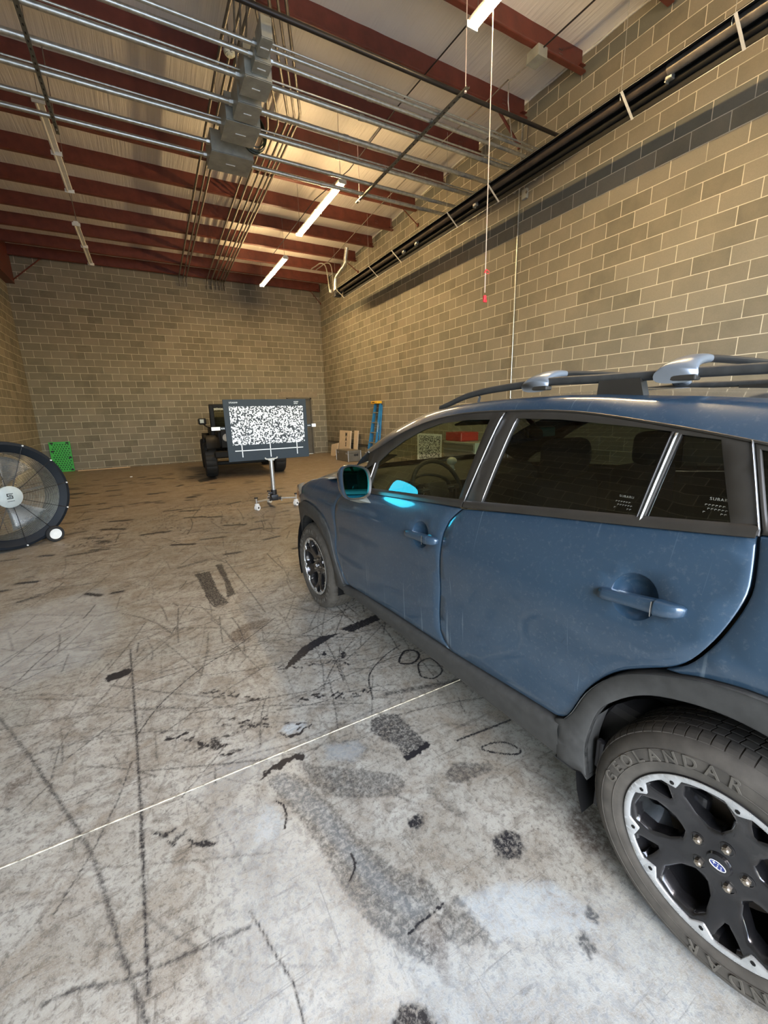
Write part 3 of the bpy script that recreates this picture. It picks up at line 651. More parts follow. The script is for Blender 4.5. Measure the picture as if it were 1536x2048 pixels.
# thin conduits running towards the back wall under the joists
XS = [(1.435, 'leftmost of the left bundle of three'), (1.56, 'middle of the left bundle of three'), (1.645, 'rightmost of the left bundle of three'), (2.20, 'leftmost of the right bundle'), (2.34, 'second from left of the right bundle'),
      (2.47, 'third from left of the right bundle'), (2.585, 'fourth from left of the right bundle'), (2.67, 'fifth from left of the right bundle'), (2.74, 'rightmost of the right bundle')]
for i, (x, w_) in enumerate(XS):
    z = lambda y: zb(y) - .03
    if i < 3: pts = [(x, 15.80, 5.60), (x, 15.76, z(15.76) - .02), (x, 15.6, z(15.6)), (x, 6.5, z(7)), (x + .05, 4.6, 6.15), (x + .05, 3.5, 6.15)]
    else:
        dx = .0; f = (7.95, 7.85, 7.7, 7.55, 7.5, 7.42)[i - 3]; k = .66
        tail = [(x - (f - 5.4) * .42, 5.4, 6.07), (x - (f - 3.5) * .46, 3.5, 6.06)] if i > 4 else [(1.80 + .10 * (i - 3), 6.30, 6.06)]
        pts = [(x + .06, 15.80, 5.60), (x + .06, 15.76, z(15.76) - .02), (x + .05, 15.6, z(15.6)), (x, f + .06, z(f)), (x - .03, f - .06, z(f))] + tail
    conduit(pts, .017 if i % 2 else .021, 'thin dull conduit running to the back wall, %s' % w_, 'galv_dark', 'thin conduits towards the back wall', coup=False)
for k in range(3):
    conduit([(1.20 + .09 * k, 3.4, 6.1), (1.28 + .08 * k, 5.0, 6.0), (1.45 + .05 * k, 5.9, 5.75 - .1 * k), (1.46 + .07 * k, 6.0 + .1 * k, 5.36)], .012, 'thin conduit dropping onto the junction boxes, %s' % ('left one', 'middle one', 'right one')[k], 'galv_dark', 'conduits dropping to the boxes', coup=False)
conduit([(4.09, 4.6, 6.13), (4.06, 5.6, 6.13), (4.03, 6.6, 6.13), (4.02, 8.4, 6.08), (3.75, 9.6, 6.0), (3.70, 13.0, 5.95)], .009, 'thin dark conduit following the row of lit lamps', 'black_pipe', 'lamp feed conduits', coup=False)
conduit([(5.17, 5.40, 6.12), (5.19, 5.9, 6.12), (5.16, 7.0, 6.11), (5.19, 9.3, 6.05), (5.32, 12.8, 5.94)], .009, 'thin conduit running under the joists towards the flue pipe', 'galv_dark', 'lamp feed conduits', coup=False)
conduit([(5.24, 2.2, 6.13), (5.2, 4.0, 6.13), (5.18, 4.78, 6.12)], .010, 'thin dark conduit entering the grey box from the near end', 'black_pipe', 'lamp feed conduits', coup=False)
conduit([(5.2, 5.0, 6.10), (5.18, 5.40, 6.10), (5.30, 5.52, 5.95), (5.36, 5.5, 5.6), (5.28, 5.36, 5.34), (5.1, 5.232, 5.262)], .009, 'thin bent conduit dropping from the grey box to the near pipes', 'galv', 'lamp feed conduits', coup=False)
m = MB(); m.box((5.19, 4.90, 6.10), (.17, .20, .12), bev=.004); o = m.build('ceiling_box', M['galv_box']); m = MB(); m.box((5.19, 4.9, 6.035), (.18, .21, .008), bev=.002); m.build('cover', M['galv_box'], o)
tag(o, 'small grey metal box under a joist near the right wall', 'junction box')
conduit([(XR - .014, 6.07, 0.02), (XR - .014, 6.07, 5.05), (XR - .014, 6.07, 6.2)], .013, 'thin vertical conduit fixed to the right block wall behind the car', 'galv', 'wall conduits')
m = MB(); m.box((XR - .025, 5.93, 5.10), (.05, .11, .15), bev=.006); o = m.build('wall_box', M['galv_box']); m = MB(); m.cyl((XR - .03, 5.93, 5.17), (XR - .03, 5.93, 6.2), .011); m.cyl((XR - .05, 5.87, 5.10), (XR - .06, 5.87, 5.10), .02); m.build('riser', M['galv_dark'], o)
tag(o, 'small grey box on the right wall below the heater', 'switch box')
# smoke detector
m = MB(); m.lathe([(0, -.045), (.03, -.045), (.045, -.03), (.052, -.032), (.072, -.012), (.075, 0), (.075, .012), (0, .012)], 32, 'Z'); o = m.build('smoke_detector', M['cream'], loc=(1.56, 6.72, 6.12), smooth=True)
m = MB(); m.cyl((0, 0, .012), (0, 0, .30), .006); m.tube([(0, 0, .1), (-.1, .05, .02), (-.18, .2, -.1), (-.15, .4, -.3)], .004, 6); m.build('lead', M['galv_dark'], o)
m = MB(); [m.tube([(.056 * cos(a), .056 * sin(a), -.024), (.056 * cos(a + .5), .056 * sin(a + .5), -.024)], .005, 6) for a in (3.6, 4.6)]; m.build('vent_slots', M['ink'], o)
tag(o, 'round cream smoke detector hanging left of the junction boxes', 'smoke detector')

# ------------------------------------------------------------------ strip lights
def strip_light(x, y0, y1, z, on, lb, ang=0):
    L = y1 - y0; t = empty('strip_light', (x, (y0 + y1) / 2, z)); tag(t, lb, 'light', 'strip lights')
    m = MB(); m.box((0, 0, .055), (.09, L, .045), bev=.006)
    m.build('housing', M['white_metal'], t)
    m = MB()
    for s in (-1, 0, 1): m.box((0, s * (L / 2 - .012), .02), (.14, .022, .06), bev=.004)
    m.build('lamp_holder', M['white_metal'], t)
    for sx in ((-.035, .035) if on else (-.03,)):
        for h_ in (-1, 1):
            m = MB(); m.cyl((sx, h_ * .02, .012), (sx, h_ * (L / 2 - .03), .012), .019 if on else .016, n=14); m.build('lamp_tube', M['tube_on'] if on else M['tube_off'], t, smooth=True)
    m = MB()
    for s in (-1, 1):
        yy = s * (L / 2 - .1); m.cyl((0, yy, .08), (0, yy, zb((y0 + y1) / 2 + yy) - z + .28), .004, n=6)
    m.build('hanger_wire', M['galv_dark'], t)
    return t
ZL = 5.36
strip_light(3.47, 1.75, 4.19, ZL, True, 'lit strip light nearest the camera, at the top edge')
strip_light(3.45, 7.47, 9.91, ZL, True, 'lit strip light over the middle of the room, the longest glowing one in full view')
strip_light(3.57, 11.35, 13.95, ZL, True, 'lit strip light nearest the back wall, above the target board')
strip_light(-.67, 7.42, 9.84, ZL, False, 'unlit strip light on the left below the conduits')
strip_light(-.76, 11.3, 13.85, ZL, False, 'unlit strip light nearest the back wall on the left')
m = MB(); m.box((4.02, 10.9, 5.98), (.1, .1, .06), bev=.01); tag(m.build('ceiling_box', M['galv_box']), 'tiny grey box on the joist between the two far lit lamps', 'junction box')
m = MB(); m.tube([(-.70, 9.9, 5.45), (-.71, 10.6, 5.46), (-.74, 11.3, 5.45)], .006, 6); tag(m.build('lamp_cable', M['galv_dark']), 'dark cable joining the two unlit strip lights', 'cable')

# ------------------------------------------------------------------ radiant tube heater
def heater():
    t = empty('tube_heater', (5.28, 6.6, 4.9)); tag(t, 'long black radiant tube heater hanging along the right wall', 'heater')
    A = Vector((5.16, 0, 4.979)); B = Vector((5.40, 0, 4.785)); D = (B - A).normalized(); Nn = Vector((D.z, 0, -D.x)) * -1   # into the hood, away from the room
    if Nn.z < 0: Nn = -Nn
    y0, y1 = 1.3, 11.95; W_ = (B - A).length
    prof = [(0, -.03), (0, 0), (.06, .07), (.10, .13), (.16, .15), (W_ - .10, .13), (W_ - .06, .07), (W_, 0), (W_, -.03)]
    Pp = [A + D * a + Nn * b for a, b in prof]; o0 = Vector((5.28, 6.6, 4.9))
    segs = [1.3, 3.42, 6.05, 8.7, 11.95]
    for a, b in zip(segs[:-1], segs[1:]):
        m = MB(); k = .003 if segs.index(a) % 2 else 0
        m.loft([[(p.x - o0.x, y - o0.y, p.z - o0.z + k) for p in Pp] for y in (a - .04, b + .04)]); q = m.build('reflector', M['heater'], t)
        sm = q.modifiers.new('thickness', 'SOLIDIFY'); sm.thickness = .002
        e = MB()
        for p in (Pp[0], Pp[-1]): e.cyl((p.x - o0.x, a - o0.y, p.z - o0.z + k), (p.x - o0.x, b - o0.y, p.z - o0.z + k), .0035, n=6)
        e.build('bright_edge', M['galv'], q)
    for nm, u, dp, r, mt in (('burner_tube', .11, .045, .050, 'heater_tube'), ('return_tube', .235, .055, .034, 'heater')):
        c = A + D * u + Nn * dp - o0; m = MB(); m.cyl((c.x, y0 - o0.y, c.z), (c.x, y1 - .1 - o0.y, c.z), r, n=24, cap=True); m.build(nm, M[mt], t, smooth=True)
    c = A + D * .11 + Nn * .045 - o0; m = MB(); m.cyl((c.x, 1.3 - o0.y, c.z), (c.x, 3.15 - o0.y, c.z), .056, n=24); m.build('tube_sleeve', M['galv_dark'], t, smooth=True)
    for y in (2.52, 3.58, 5.73, 6.77, 8.74, 9.84, 11.9):
        m = MB(); a = A - D * .005 - Nn * .034; b = B + D * .005 - Nn * .034; mid = (a + b) / 2 - o0
        a, b = a - o0, b - o0; yy = y - o0.y
        m.loft([[(a.x, yy - .014, a.z), (a.x, yy + .014, a.z)], [(mid.x, yy - .014, mid.z), (mid.x, yy + .014, mid.z)], [(b.x, yy - .014, b.z), (b.x, yy + .014, b.z)]])
        s = m.build('hanger_strap', M['white_metal'], t); sm = s.modifiers.new('thickness', 'SOLIDIFY'); sm.thickness = .004
        h = MB(); h.cyl((a.x, yy, a.z), (a.x, yy, zb(y) - o0.z + (.0 if True else 0)), .0025, n=6); h.tube([(a.x + .0, yy, a.z), (a.x + .06, yy + .05, a.z + .0), (a.x + .07, yy + .05, a.z - .04)], .004, 6); h.build('chain', M['galv'], s)
    for y in (3.15, 6.20, 8.0, 8.5):
        c = A + D * .17 + Nn * .02 - o0; m = MB(); m.box((c.x, y - o0.y, c.z), (.07, .07, .05), bev=.01); m.cyl((c.x - .03, y - o0.y + .03, c.z - .03), (c.x + .03, y - o0.y + .03, c.z - .03), .008); m.build('tube_clamp', M['galv'], t)
    c = A + D * .13 + Nn * .05 - o0; m = MB(); m.cyl((c.x, 11.93 - o0.y, c.z), (c.x, 12.15 - o0.y, c.z), .075, n=20); m.box((c.x + .02, 12.2 - o0.y, c.z - .01), (.20, .14, .18), bev=.01); m.build('burner_box', M['black'], t, smooth=True)
    m = MB(); m.box((c.x - .16, 12.25 - o0.y, c.z + .05), (.05, .05, .09), bev=.01); m.build('control_valve', M['white_metal'], t)
heater()
# flue and feed pipes at the heater's far end
m = MB(); m.tube(crv([(5.44, 11.7, 6.0), (5.43, 11.8, 5.75), (5.42, 11.85, 5.6), (5.33, 12.15, 5.42), (5.30, 12.25, 5.3), (5.30, 12.3, 5.0)], 6), .055, 16)
o = m.build('flue_pipe', M['galv'], smooth=True); m = MB()
for z, x, y in ((5.66, 5.425, 11.83), (5.56, 5.40, 11.92), (5.45, 5.345, 12.1), (5.36, 5.31, 12.21)): m.tube([(x + .058 * cos(a), y + .058 * sin(a), z) for a in [2 * pi * q / 16 for q in range(16)]], .008, 6, closed=True)
m.build('flue_joint', M['galv'], o, smooth=True); tag(o, 'bent silver flue pipe rising from the far end of the heater', 'pipe')
conduit(crv([(5.08, 13.68, 5.95), (5.10, 13.3, 5.93), (5.12, 12.9, 5.9), (5.16, 12.6, 5.7), (5.18, 12.45, 5.0)], 5), .016, 'slim pipe bending down to the heater, left of the flue', 'galv', 'pipes at the heater end', coup=False)
conduit(crv([(5.24, 13.68, 5.95), (5.25, 13.3, 5.93), (5.26, 12.8, 5.9), (5.29, 12.5, 5.7), (5.28, 12.4, 5.02)], 5), .014, 'slim pipe bending down to the heater, between the flue and the other slim pipe', 'galv', 'pipes at the heater end', coup=False)
# pull cord with a red handle
m = MB(); m.tube([(3.50, 3.90, 6.42), (3.502, 3.9, 5.0), (3.50, 3.90, 2.80)], .005, 6)
o = m.build('pull_cord', M['cord']); m = MB(); m.box((3.50, 3.90, 2.745), (.035, .03, .055), bev=.008); m.box((3.505, 3.9, 2.715), (.05, .02, .03), bev=.006); m.build('handle', M['red_plastic'], o)
m = MB(); m.tube([(3.50, 3.9, 3.02), (3.53, 3.9, 3.035), (3.56, 3.9, 3.02), (3.55, 3.9, 3.0), (3.52, 3.9, 3.0), (3.5, 3.9, 3.02)], .004, 6); m.cyl((3.49, 3.9, 3.0), (3.51, 3.9, 3.04), .008); m.build('knot', M['red_plastic'], o)
tag(o, 'long pale pull cord with a small red handle hanging in front of the right wall', 'cord')

# ------------------------------------------------------------------ drum fan on the left
def fan():
    az = R(32); t = empty('drum_fan', (-1.60, 6.40, 0.0), rot=(0, 0, az))   # front faces -y, turned to the right
    tag(t, 'large dark drum fan with wire guard standing on the floor at the left edge', 'fan')
    cz, Ro = .655, .64
    m = MB(); m.lathe([(Ro - .125, .20), (Ro - .125, .17), (Ro - .125, .05), (Ro - .11, .01), (Ro - .03, -.035), (Ro, -.03), (Ro + .005, -.015), (Ro, 0), (Ro - .02, .02), (Ro - .02, .36), (Ro, .38), (Ro + .004, .395), (Ro - .01, .405), (Ro - .05, .40), (Ro - .09, .37), (Ro - .125, .34), (Ro - .125, .20)], 96, 'Y')
    m.build('drum', M['fan_drum'], t, loc=(0, 0, cz), smooth=True)
    def guard(y, bulge, nm):
        m = MB(); k = 0; r = .13
        while r < Ro - .11:
            yy = y - bulge * (1 - ((r - .12) / (Ro - .18)) ** 2)
            m.tube([(r * cos(a), yy, r * sin(a)) for a in [2 * pi * q / 64 for q in range(64)]], .0020, 4, closed=True); r += .0125 if nm == 'front_guard' else .03
        m.build(nm, M['galv'], t, loc=(0, 0, cz), smooth=True)
        for q in range(12):
            a = 2 * pi * q / 12 + .12; w = MB()
            pts = [(r_ * cos(a), y - .006 - bulge * (1 - ((r_ - .12) / (Ro - .18)) ** 2) if r_ < Ro - .08 else y - .012, r_ * sin(a)) for r_ in (.10, .2, .3, .4, .5, Ro - .08, Ro - .01)]
            w.tube(pts, .0035, 6); w.build('guard_spoke', M['black'], t, loc=(0, 0, cz), smooth=True)
            if nm == 'front_guard':
                b = MB(); b.cyl((( Ro - .012) * cos(a), y + .002, (Ro - .012) * sin(a)), ((Ro - .012) * cos(a), y - .028, (Ro - .012) * sin(a)), .011, .008, n=10); b.build('guard_bolt', M['white_plastic'], t, loc=(0, 0, cz))
    guard(-.02, .055, 'front_guard'); guard(.41, -.02, 'rear_guard')
    m = MB(); m.lathe([(0, -.098), (.11, -.094), (.128, -.085), (.13, -.07), (0, -.07)], 48, 'Y'); hub = m.build('hub_plate', simple('grey_hub_plate', (.42, .46, .44), .5), t, loc=(0, 0, cz), smooth=True)
    lg = MB()   # square letter mark
    for (x0, z0, x1, z1) in ((-.030, .034, .030, .042), (-.030, .006, -.021, .042), (-.030, .006, .026, .014), (.017, -.022, .026, .014), (-.034, -.022, .026, -.013), (-.010, .019, .018, .026), (-.018, -.006, .010, .001), (-.034, -.052, .034, -.047)):
        lg.box(((x0 + x1) / 2, -.0995, (z0 + z1) / 2), (x1 - x0, .002, z1 - z0))
    lg.build('logo', M['ink'], hub)
    # three broad blades and the motor
    for k in range(3):
        m = MB(); a0 = 2 * pi * k / 3 - 1.0; rows = []
        for i in range(9):
            r = .09 + (Ro - .17 - .09) * i / 8; row = []; wd = .42 + .30 * (i / 8) ** .7
            for j in range(7):
                a = a0 + (j / 6 - .5) * wd * 1.25; pitch = -(j / 6 - .5) * (.16 - .05 * i / 8)
                row.append((r * cos(a), .17 + pitch + .02 * cos(pi * (j / 6 - .5)), r * sin(a)))
            rows.append(row)
        m.loft(rows); q = m.build('fan_blade', M['silver_fan'], t, loc=(0, 0, cz), smooth=True); sm = q.modifiers.new('thickness', 'SOLIDIFY'); sm.thickness = .003
    m = MB(); m.cyl((0, .10, cz), (0, .25, cz), .10, n=32); m.cyl((0, .25, cz), (0, .42, cz), .085, n=32); m.build('motor', M['fan_drum'], t, smooth=True)
    m = MB(); m.tube([(-.5, .33, cz + .02), (-.1, .33, cz - .02), (.1, .33, cz - .02), (.5, .33, cz + .02)], .014, 8); m.build('motor_bracket', M['galv_dark'], t, smooth=True)
    for sx in (-1, 1):
        m = MB(); m.tube(crv([(sx * .22, .02, .06), (sx * .34, .1, .045), (sx * .42, .19, .085), (sx * .34, .3, .045), (sx * .22, .36, .06)], 4), .014, 8); m.build('foot_frame', M['fan_drum'], t, smooth=True)
        m = MB(); m.lathe([(.052, -.022), (.094, -.022), (.102, -.012), (.102, .012), (.094, .022), (.052, .022)], 36, 'Y'); w = m.build('wheel', M['rubber_black'], t, loc=(sx * .37, -.06, .102), smooth=True)
        m = MB(); m.lathe([(0, -.026), (.014, -.026), (.016, -.0225), (.062, -.0225), (.066, -.0245), (.068, -.018), (.068, .018), (0, .018)], 36, 'Y'); c = m.build('wheel_hub', M['white_plastic'], w, smooth=True, angle=25)
fan()
# ------------------------------------------------------------------ calibration target board on its rolling stand
def target():
    t = empty('target_board', (1.69, 6.97, 0)); tag(t, 'large dark board with a black and white speckle panel on a wheeled stand', 'calibration target')
    w, h = 1.33, .965; cz = 1.288
    m = MB(); m.box((0, 0, cz), (w, .022, h), bev=.004); b = m.build('panel', M['board'], t)
    m = MB(); m.box((0, .022, cz), (w - .1, .03, .04)); m.box((0, .022, cz + .3), (w - .1, .03, .04)); m.box((0, .022, cz - .3), (w - .1, .03, .04)); m.build('rear_rail', M['alu'], t)
    m = MB(); m.box((.012, -.012, cz + .075), (1.185, .003, .60)); m.build('speckle_panel', M['speckle'], t)
    for x0, x1, z0, z1 in ((-.555, .565, -.322, -.308), (-.452, -.438, -.42, -.20), (.0, .014, -.44, -.20), (.452, .466, -.42, -.20)):
        m = MB(); m.box(((x0 + x1) / 2, -.0125, cz + (z0 + z1) / 2), (x1 - x0, .003, z1 - z0)); m.build('white_line', M['white_paint'], t)
    # two small printed headings, too small to read
    def marks(x, z, n, s, seed):
        rr = random.Random(seed); m = MB()
        for k in range(n):
            xx = x + k * s * .75; m.box((xx, -.0125, z), (s * .22, .003, s)); m.box((xx + s * .2, -.0125, z + rr.choice((-.35, 0, .35)) * s), (s * .4, .003, s * .25))
        m.build('small_print', M['white_paint'], t)
    marks(-.57, cz + .435, 8, .022, 1); marks(.46, cz + .44, 6, .018, 2); marks(.46, cz + .412, 5, .018, 3)
    for sx in (-1, 1):
        x0 = sx * w / 2; m = MB(); m.box((x0 + sx * .035, .01, cz + .045), (.09, .014, .045), bev=.003); a = m.build('side_arm', M['board'], t)
        m = MB(); m.box((x0 + sx * (.14 if sx < 0 else .12), .0, cz + .045), (.13 if sx < 0 else .075, .018, .055), bev=.006); m.build('white_bracket', M['white_plastic'], a)
        for k in (.02, .05): m = MB(); m.cyl((x0 + sx * k, -.0, cz + .045), (x0 + sx * k, .005, cz + .045), .009, n=8); m.build('knob', M['white_plastic'], a)
    m = MB(); m.tube(crv([(-.10, -.03, .838), (-.085, -.032, .815), (-.04, -.032, .812), (.0, -.03, .815), (.05, -.032, .815), (.09, -.032, .822), (.10, -.03, .845)], 4), .011, 8); m.box((0, .0, .80), (.10, .07, .03), bev=.005); m.build('cradle', M['white_metal'], t, smooth=True)
    m = MB(); m.cyl((0, 0, .22), (0, 0, .81), .036, n=28); m.build('post', M['alu'], t, smooth=True)
    m = MB(); m.box((0, 0, .16), (.12, .12, .10), bev=.012); m.cyl((0, 0, .12), (0, 0, .29), .05, n=20); m.box((-.05, -.02, .24), (.09, .03, .03), bev=.008); m.build('post_base', M['black'], t, smooth=True)
    for k, a in enumerate((205, -25, 90)):
        ca, sa = cos(R(a)), sin(R(a)); L = .36
        m = MB(); m.box((L / 2 + .03, 0, 0), (L - .06, .05, .022), bev=.004); m.cyl((.12, 0, -.02), (.12, 0, -.05), .012); m.cyl((L + .01, 0, -.03), (L + .01, 0, .06), .010)
        m.xf(Matrix.Rotation(R(a), 4, 'Z')); leg = m.build('leg', M['alu'], t, loc=(0, 0, .145))
        m = MB(); m.cyl((L + .01, 0, .055), (L + .01, 0, .075), .03, n=16); m.xf(Matrix.Rotation(R(a), 4, 'Z')); m.build('levelling_knob', M['black'], leg)
        m = MB(); m.box((.07, 0, -.0), (.10, .07, .05), bev=.008); m.xf(Matrix.Rotation(R(a), 4, 'Z')); m.build('hinge', M['black'], leg)
        m = MB(); m.box((0, 0, .085), (.06, .055, .06), bev=.012); m.cyl((0, -.026, .045), (0, .026, .045), .045, n=24); c = m.build('caster', M['white_plastic'], t, loc=(ca * (L + .0), sa * (L + .0), 0), rot=(0, 0, R(35)), smooth=True)
        m = MB(); m.cyl((0, -.029, .045), (0, .029, .045), .016, n=16); m.build('axle', M['ink'], c)
target()
m = MB(); m.tube([(.50, 7.02, 1.305), (.9, 7.0, 1.31)], .001, 4); m.b.free()

# ------------------------------------------------------------------ black off-road vehicle behind the board
def jeep():
    t = empty('off_road_vehicle', (2.20, 12.75, 0), rz=R(-4)); tag(t, 'black off road vehicle with big tyres parked facing out behind the target board', 'vehicle')
    bp = M['black_paint']
    m = MB()
    # hood and grille block, tub; vehicle front = -y
    m.box((0, -1.0, .96), (1.30, 1.15, .42), bev=.06); m.box((0, .35, .90), (1.50, 1.7, .62), bev=.05); m.box((0, -.2, .62), (.95, 2.9, .22), bev=.03); m.build('body', bp, t, smooth=True)
    m = MB(); m.box((0, -1.585, .96), (1.16, .05, .44), bev=.02); g = m.build('grille', bp, t)
    for k in range(7): m = MB(); m.box((-.24 + .08 * k, -1.615, .98), (.035, .02, .30), bev=.006); m.build('grille_slot', M['ink'], g)
    for s in (-1, 1): m = MB(); m.cyl((s * .44, -1.56, 1.0), (s * .44, -1.635, 1.0), .095, n=24); m.build('headlight', M['galv_dark'], t, smooth=True)
    m = MB(); m.box((0, -1.80, .60), (1.55, .14, .17), bev=.03); m.box((-.5, -1.7, .60), (.08, .2, .1)); m.box((.5, -1.7, .60), (.08, .2, .1)); m.build('front_bumper', bp, t)
    for s in (-1, 1):
        for yy in (-1.25, .85):
            pts = crv([(-.46, .74), (-.42, .94), (-.25, 1.04), (.25, 1.04), (.42, .92), (.50, .70)], 4)
            m = MB(); m.loft([[(s * x, yy + a, b) for a, b in pts] for x in (.62, .93)]); m.loft([[(s * .93, yy + a, b - c) for a, b in pts] for c in (0, .05)]); q = m.build('fender_flare', bp, t, smooth=True); sm = q.modifiers.new('thickness', 'SOLIDIFY'); sm.thickness = .02
            m = MB(); pr = [(.22, -.12), (.30, -.14), (.40, -.145), (.435, -.12), (.445, -.06), (.445, .06), (.435, .12), (.40, .145), (.30, .14), (.22, .12)]
            m.lathe(pr, 72, 'X', fn=lambda r, h, a: (r - (.014 if r > .43 and int(a * 72 / 2 / pi) % 4 < 1 else 0), h)); w = m.build('wheel', M['rubber_black'], t, loc=(s * .86, yy, .447), smooth=True)
            m = MB(); m.lathe([(0, -s * -.06), (.06, s * .07), (.20, s * .05), (.225, s * .12), (.225, s * .02), (0, s * .02)], 40, 'X'); m.build('rim', M['gloss_black'], w, smooth=True)
    m = MB()   # windshield frame
    for s in (-1, 1): m.box((s * .66, -.47, 1.50), (.12, .09, .66), rot=None, bev=.02)
    m.box((0, -.43, 1.80), (1.44, .10, .10), bev=.02); m.box((0, -.50, 1.20), (1.44, .10, .09), bev=.02); m.build('windshield_frame', bp, t)
    m = MB(); m.box((0, -.45, 1.50), (1.24, .006, .54)); m.build('windshield', glass('flat_windshield_glass', (.6, .62, .55), .25), t)
    m = MB()
    for s in (-1, 1):
        m.tube(crv([(s * .62, 1.15, .9), (s * .62, 1.1, 1.55), (s * .60, .95, 1.76), (s * .60, .2, 1.80), (s * .62, -.40, 1.78)], 4), .035, 10); m.tube([(s * .62, .30, .9), (s * .61, .30, 1.78)], .035, 10)
    for yy in (.30, 1.0): m.tube([(-.61, yy, 1.77), (.61, yy, 1.77)], .035, 10)
    m.build('roll_cage', bp, t, smooth=True)
    for s in (-1, 1):
        m = MB(); m.box((s * .36, .25, 1.2), (.46, .12, .62), bev=.05); m.box((s * .36, .0, .98), (.48, .48, .14), bev=.05); m.build('seat', M['interior'], t, smooth=True)
        m = MB(); m.box((s * .92, -.42, 1.40), (.20, .08, .17), bev=.03); m.tube([(s * .72, -.4, 1.22), (s * .82, -.4, 1.26), (s * .9, -.4, 1.33)], .018, 8); a = m.build('mirror', bp, t, smooth=True)
        m = MB(); m.box((s * .93, -.466, 1.41), (.10, .006, .10), bev=.002); m.build('mirror_face', M['galv_box'], a)
        m = MB(); m.box((s * .90, -1.66, .52), (.09, .01, .035)); m.build('amber_marker' if s < 0 else 'marker', M['amber'] if s < 0 else M['galv_box'], t)
    m = MB(); m.cyl((-.1, 1.35, 1.05), (-.1, 1.58, 1.05), .40, n=32); m.build('spare_wheel', M['rubber_black'], t, smooth=True)
    m = MB(); m.box((0, -.7, .28), (1.4, .1, .1), bev=.02); m.box((0, 1.4, .28), (1.4, .1, .1), bev=.02); m.build('axle', bp, t)
jeep()
# ------------------------------------------------------------------ things along the walls
def green_panel():
    t = empty('plastic_panel', (-2.46, 15.72, 0), rot=(R(-5), 0, 0)); tag(t, 'bright green pierced plastic panel leaning in the back left corner', 'plastic panel')
    w, h = .50, .90; holes = []
    for r in range(13):
        for c in range(8):
            x = -w / 2 + .06 + c * .066 + (.033 if r % 2 else 0); z = .07 + r * .062
            if abs(x) < w / 2 - .04: holes.append([(x - .021, z), (x, z - .024), (x + .021, z), (x, z + .024)])
    plate('panel', [(-w / 2, 0), (w / 2, 0), (w / 2, h), (-w / 2, h)], holes, lambda a, b, d: (a, d, b), M['green'], t, thick=.02, lip=0, step=.5, close=True, grid=.5, smooth=False)
    m = MB(); m.box((0, .028, h / 2), (w - .03, .006, h - .03)); m.build('back_layer', simple('dark_green_plastic', (.004, .05, .004), .6), t)
    m = MB(); m.box((0, .005, h - .01), (w, .05, .02)); m.box((0, .005, .01), (w, .05, .02)); m.box((-w / 2, .005, h / 2), (.02, .05, h)); m.box((w / 2, .005, h / 2), (.02, .05, h)); m.box((0, .005, h * .52), (w, .04, .02)); m.build('rim', M['green'], t)
    for x, z in ((-.19, .86), (.19, .86), (.21, .42), (.21, .05), (-.2, .62)): m = MB(); m.box((x, -.022, z), (.07, .006, .045), rot=None); m.build('slot', M['ink'], t)
green_panel()
m = MB(); m.box((0, 0, .012), (1.38, .035, .024), bev=.002); tag(m.build('timber_strip', M['wood'], loc=(-1.42, 15.62, .0), rot=(0, 0, R(2))), 'long pale timber strip lying on the floor along the back wall', 'timber')
m = MB(); m.sph((0, 0, .012), .03, (1.2, .8, .4), 10); tag(m.build('paper_scrap', M['white_paint'], loc=(-.62, 12.9, 0)), 'tiny white scrap on the floor left of the vehicle', 'scrap')
def board(name, w, h, th, loc, rot, lb, txt=None):
    m = MB(); m.box((0, 0, h / 2), (th, w, h), bev=.001); o = m.build(name, M['cardboard'], loc=loc, rot=rot); tag(o, lb, 'cardboard', 'flat cardboard pieces')
    if txt:
        for ch, z in txt:
            me = text_mesh(ch, .19, .001, .008); me.transform(Matrix.Rotation(R(-90), 4, 'Z') @ Matrix.Rotation(R(90), 4, 'X')); me.transform(Matrix.Translation((-th / 2 - .001, -w * .12, z))); link('printed_letter', me, M['ink'], o)
    return o
board('cardboard_sheet', .95, .94, .035, (5.90, 13.62, 0), (0, R(6), 0), 'tall kraft cardboard piece with black printed letters leaning behind the metal case', (('M', .80), ('A', .64), ('S', .46), ('C', .20)))
board('cardboard_sheet', .30, .95, .03, (6.0, 12.93, 0), (0, R(6), 0), 'narrow kraft cardboard piece at the right edge of the tall lettered one')
board('cardboard_sheet', .62, .46, .02, (5.80, 14.32, 0), (R(-9), R(12), 0), 'small tilted cardboard piece on the floor left of the lettered one')
def crate():
    t = empty('metal_case', (5.62, 12.62, 0), rz=R(2)); tag(t, 'dull aluminium transport case on the floor in front of the cardboard', 'case')
    m = MB(); m.box((0, 0, .14), (.46, .90, .26), bev=.006); m.box((0, 0, .012), (.4, .8, .02)); m.build('case_body', M['crate'], t)
    m = MB(); m.box((0, 0, .315), (.465, .905, .085), bev=.008); m.build('lid', M['crate'], t)
    m = MB()
    for sx in (-1, 1):
        for sy in (-1, 1): m.box((sx * .228, sy * .448, .18), (.022, .022, .35), bev=.004)
    m.build('corner_edge', M['alu'], t)
    for yy in (-.3, .3): m = MB(); m.box((-.237, yy, .27), (.012, .05, .07), bev=.003); m.build('latch', M['chrome'], t)
    m = MB()
    for k, c in enumerate((-.06, -.02, .02, .06)): m.box((.05 + c, -.455, .21), (.024, .004, .08 if k % 2 else .06))
    m.box((.05, -.455, .21), (.16, .004, .018)); m.build('black_lettering', M['ink'], t)
crate()
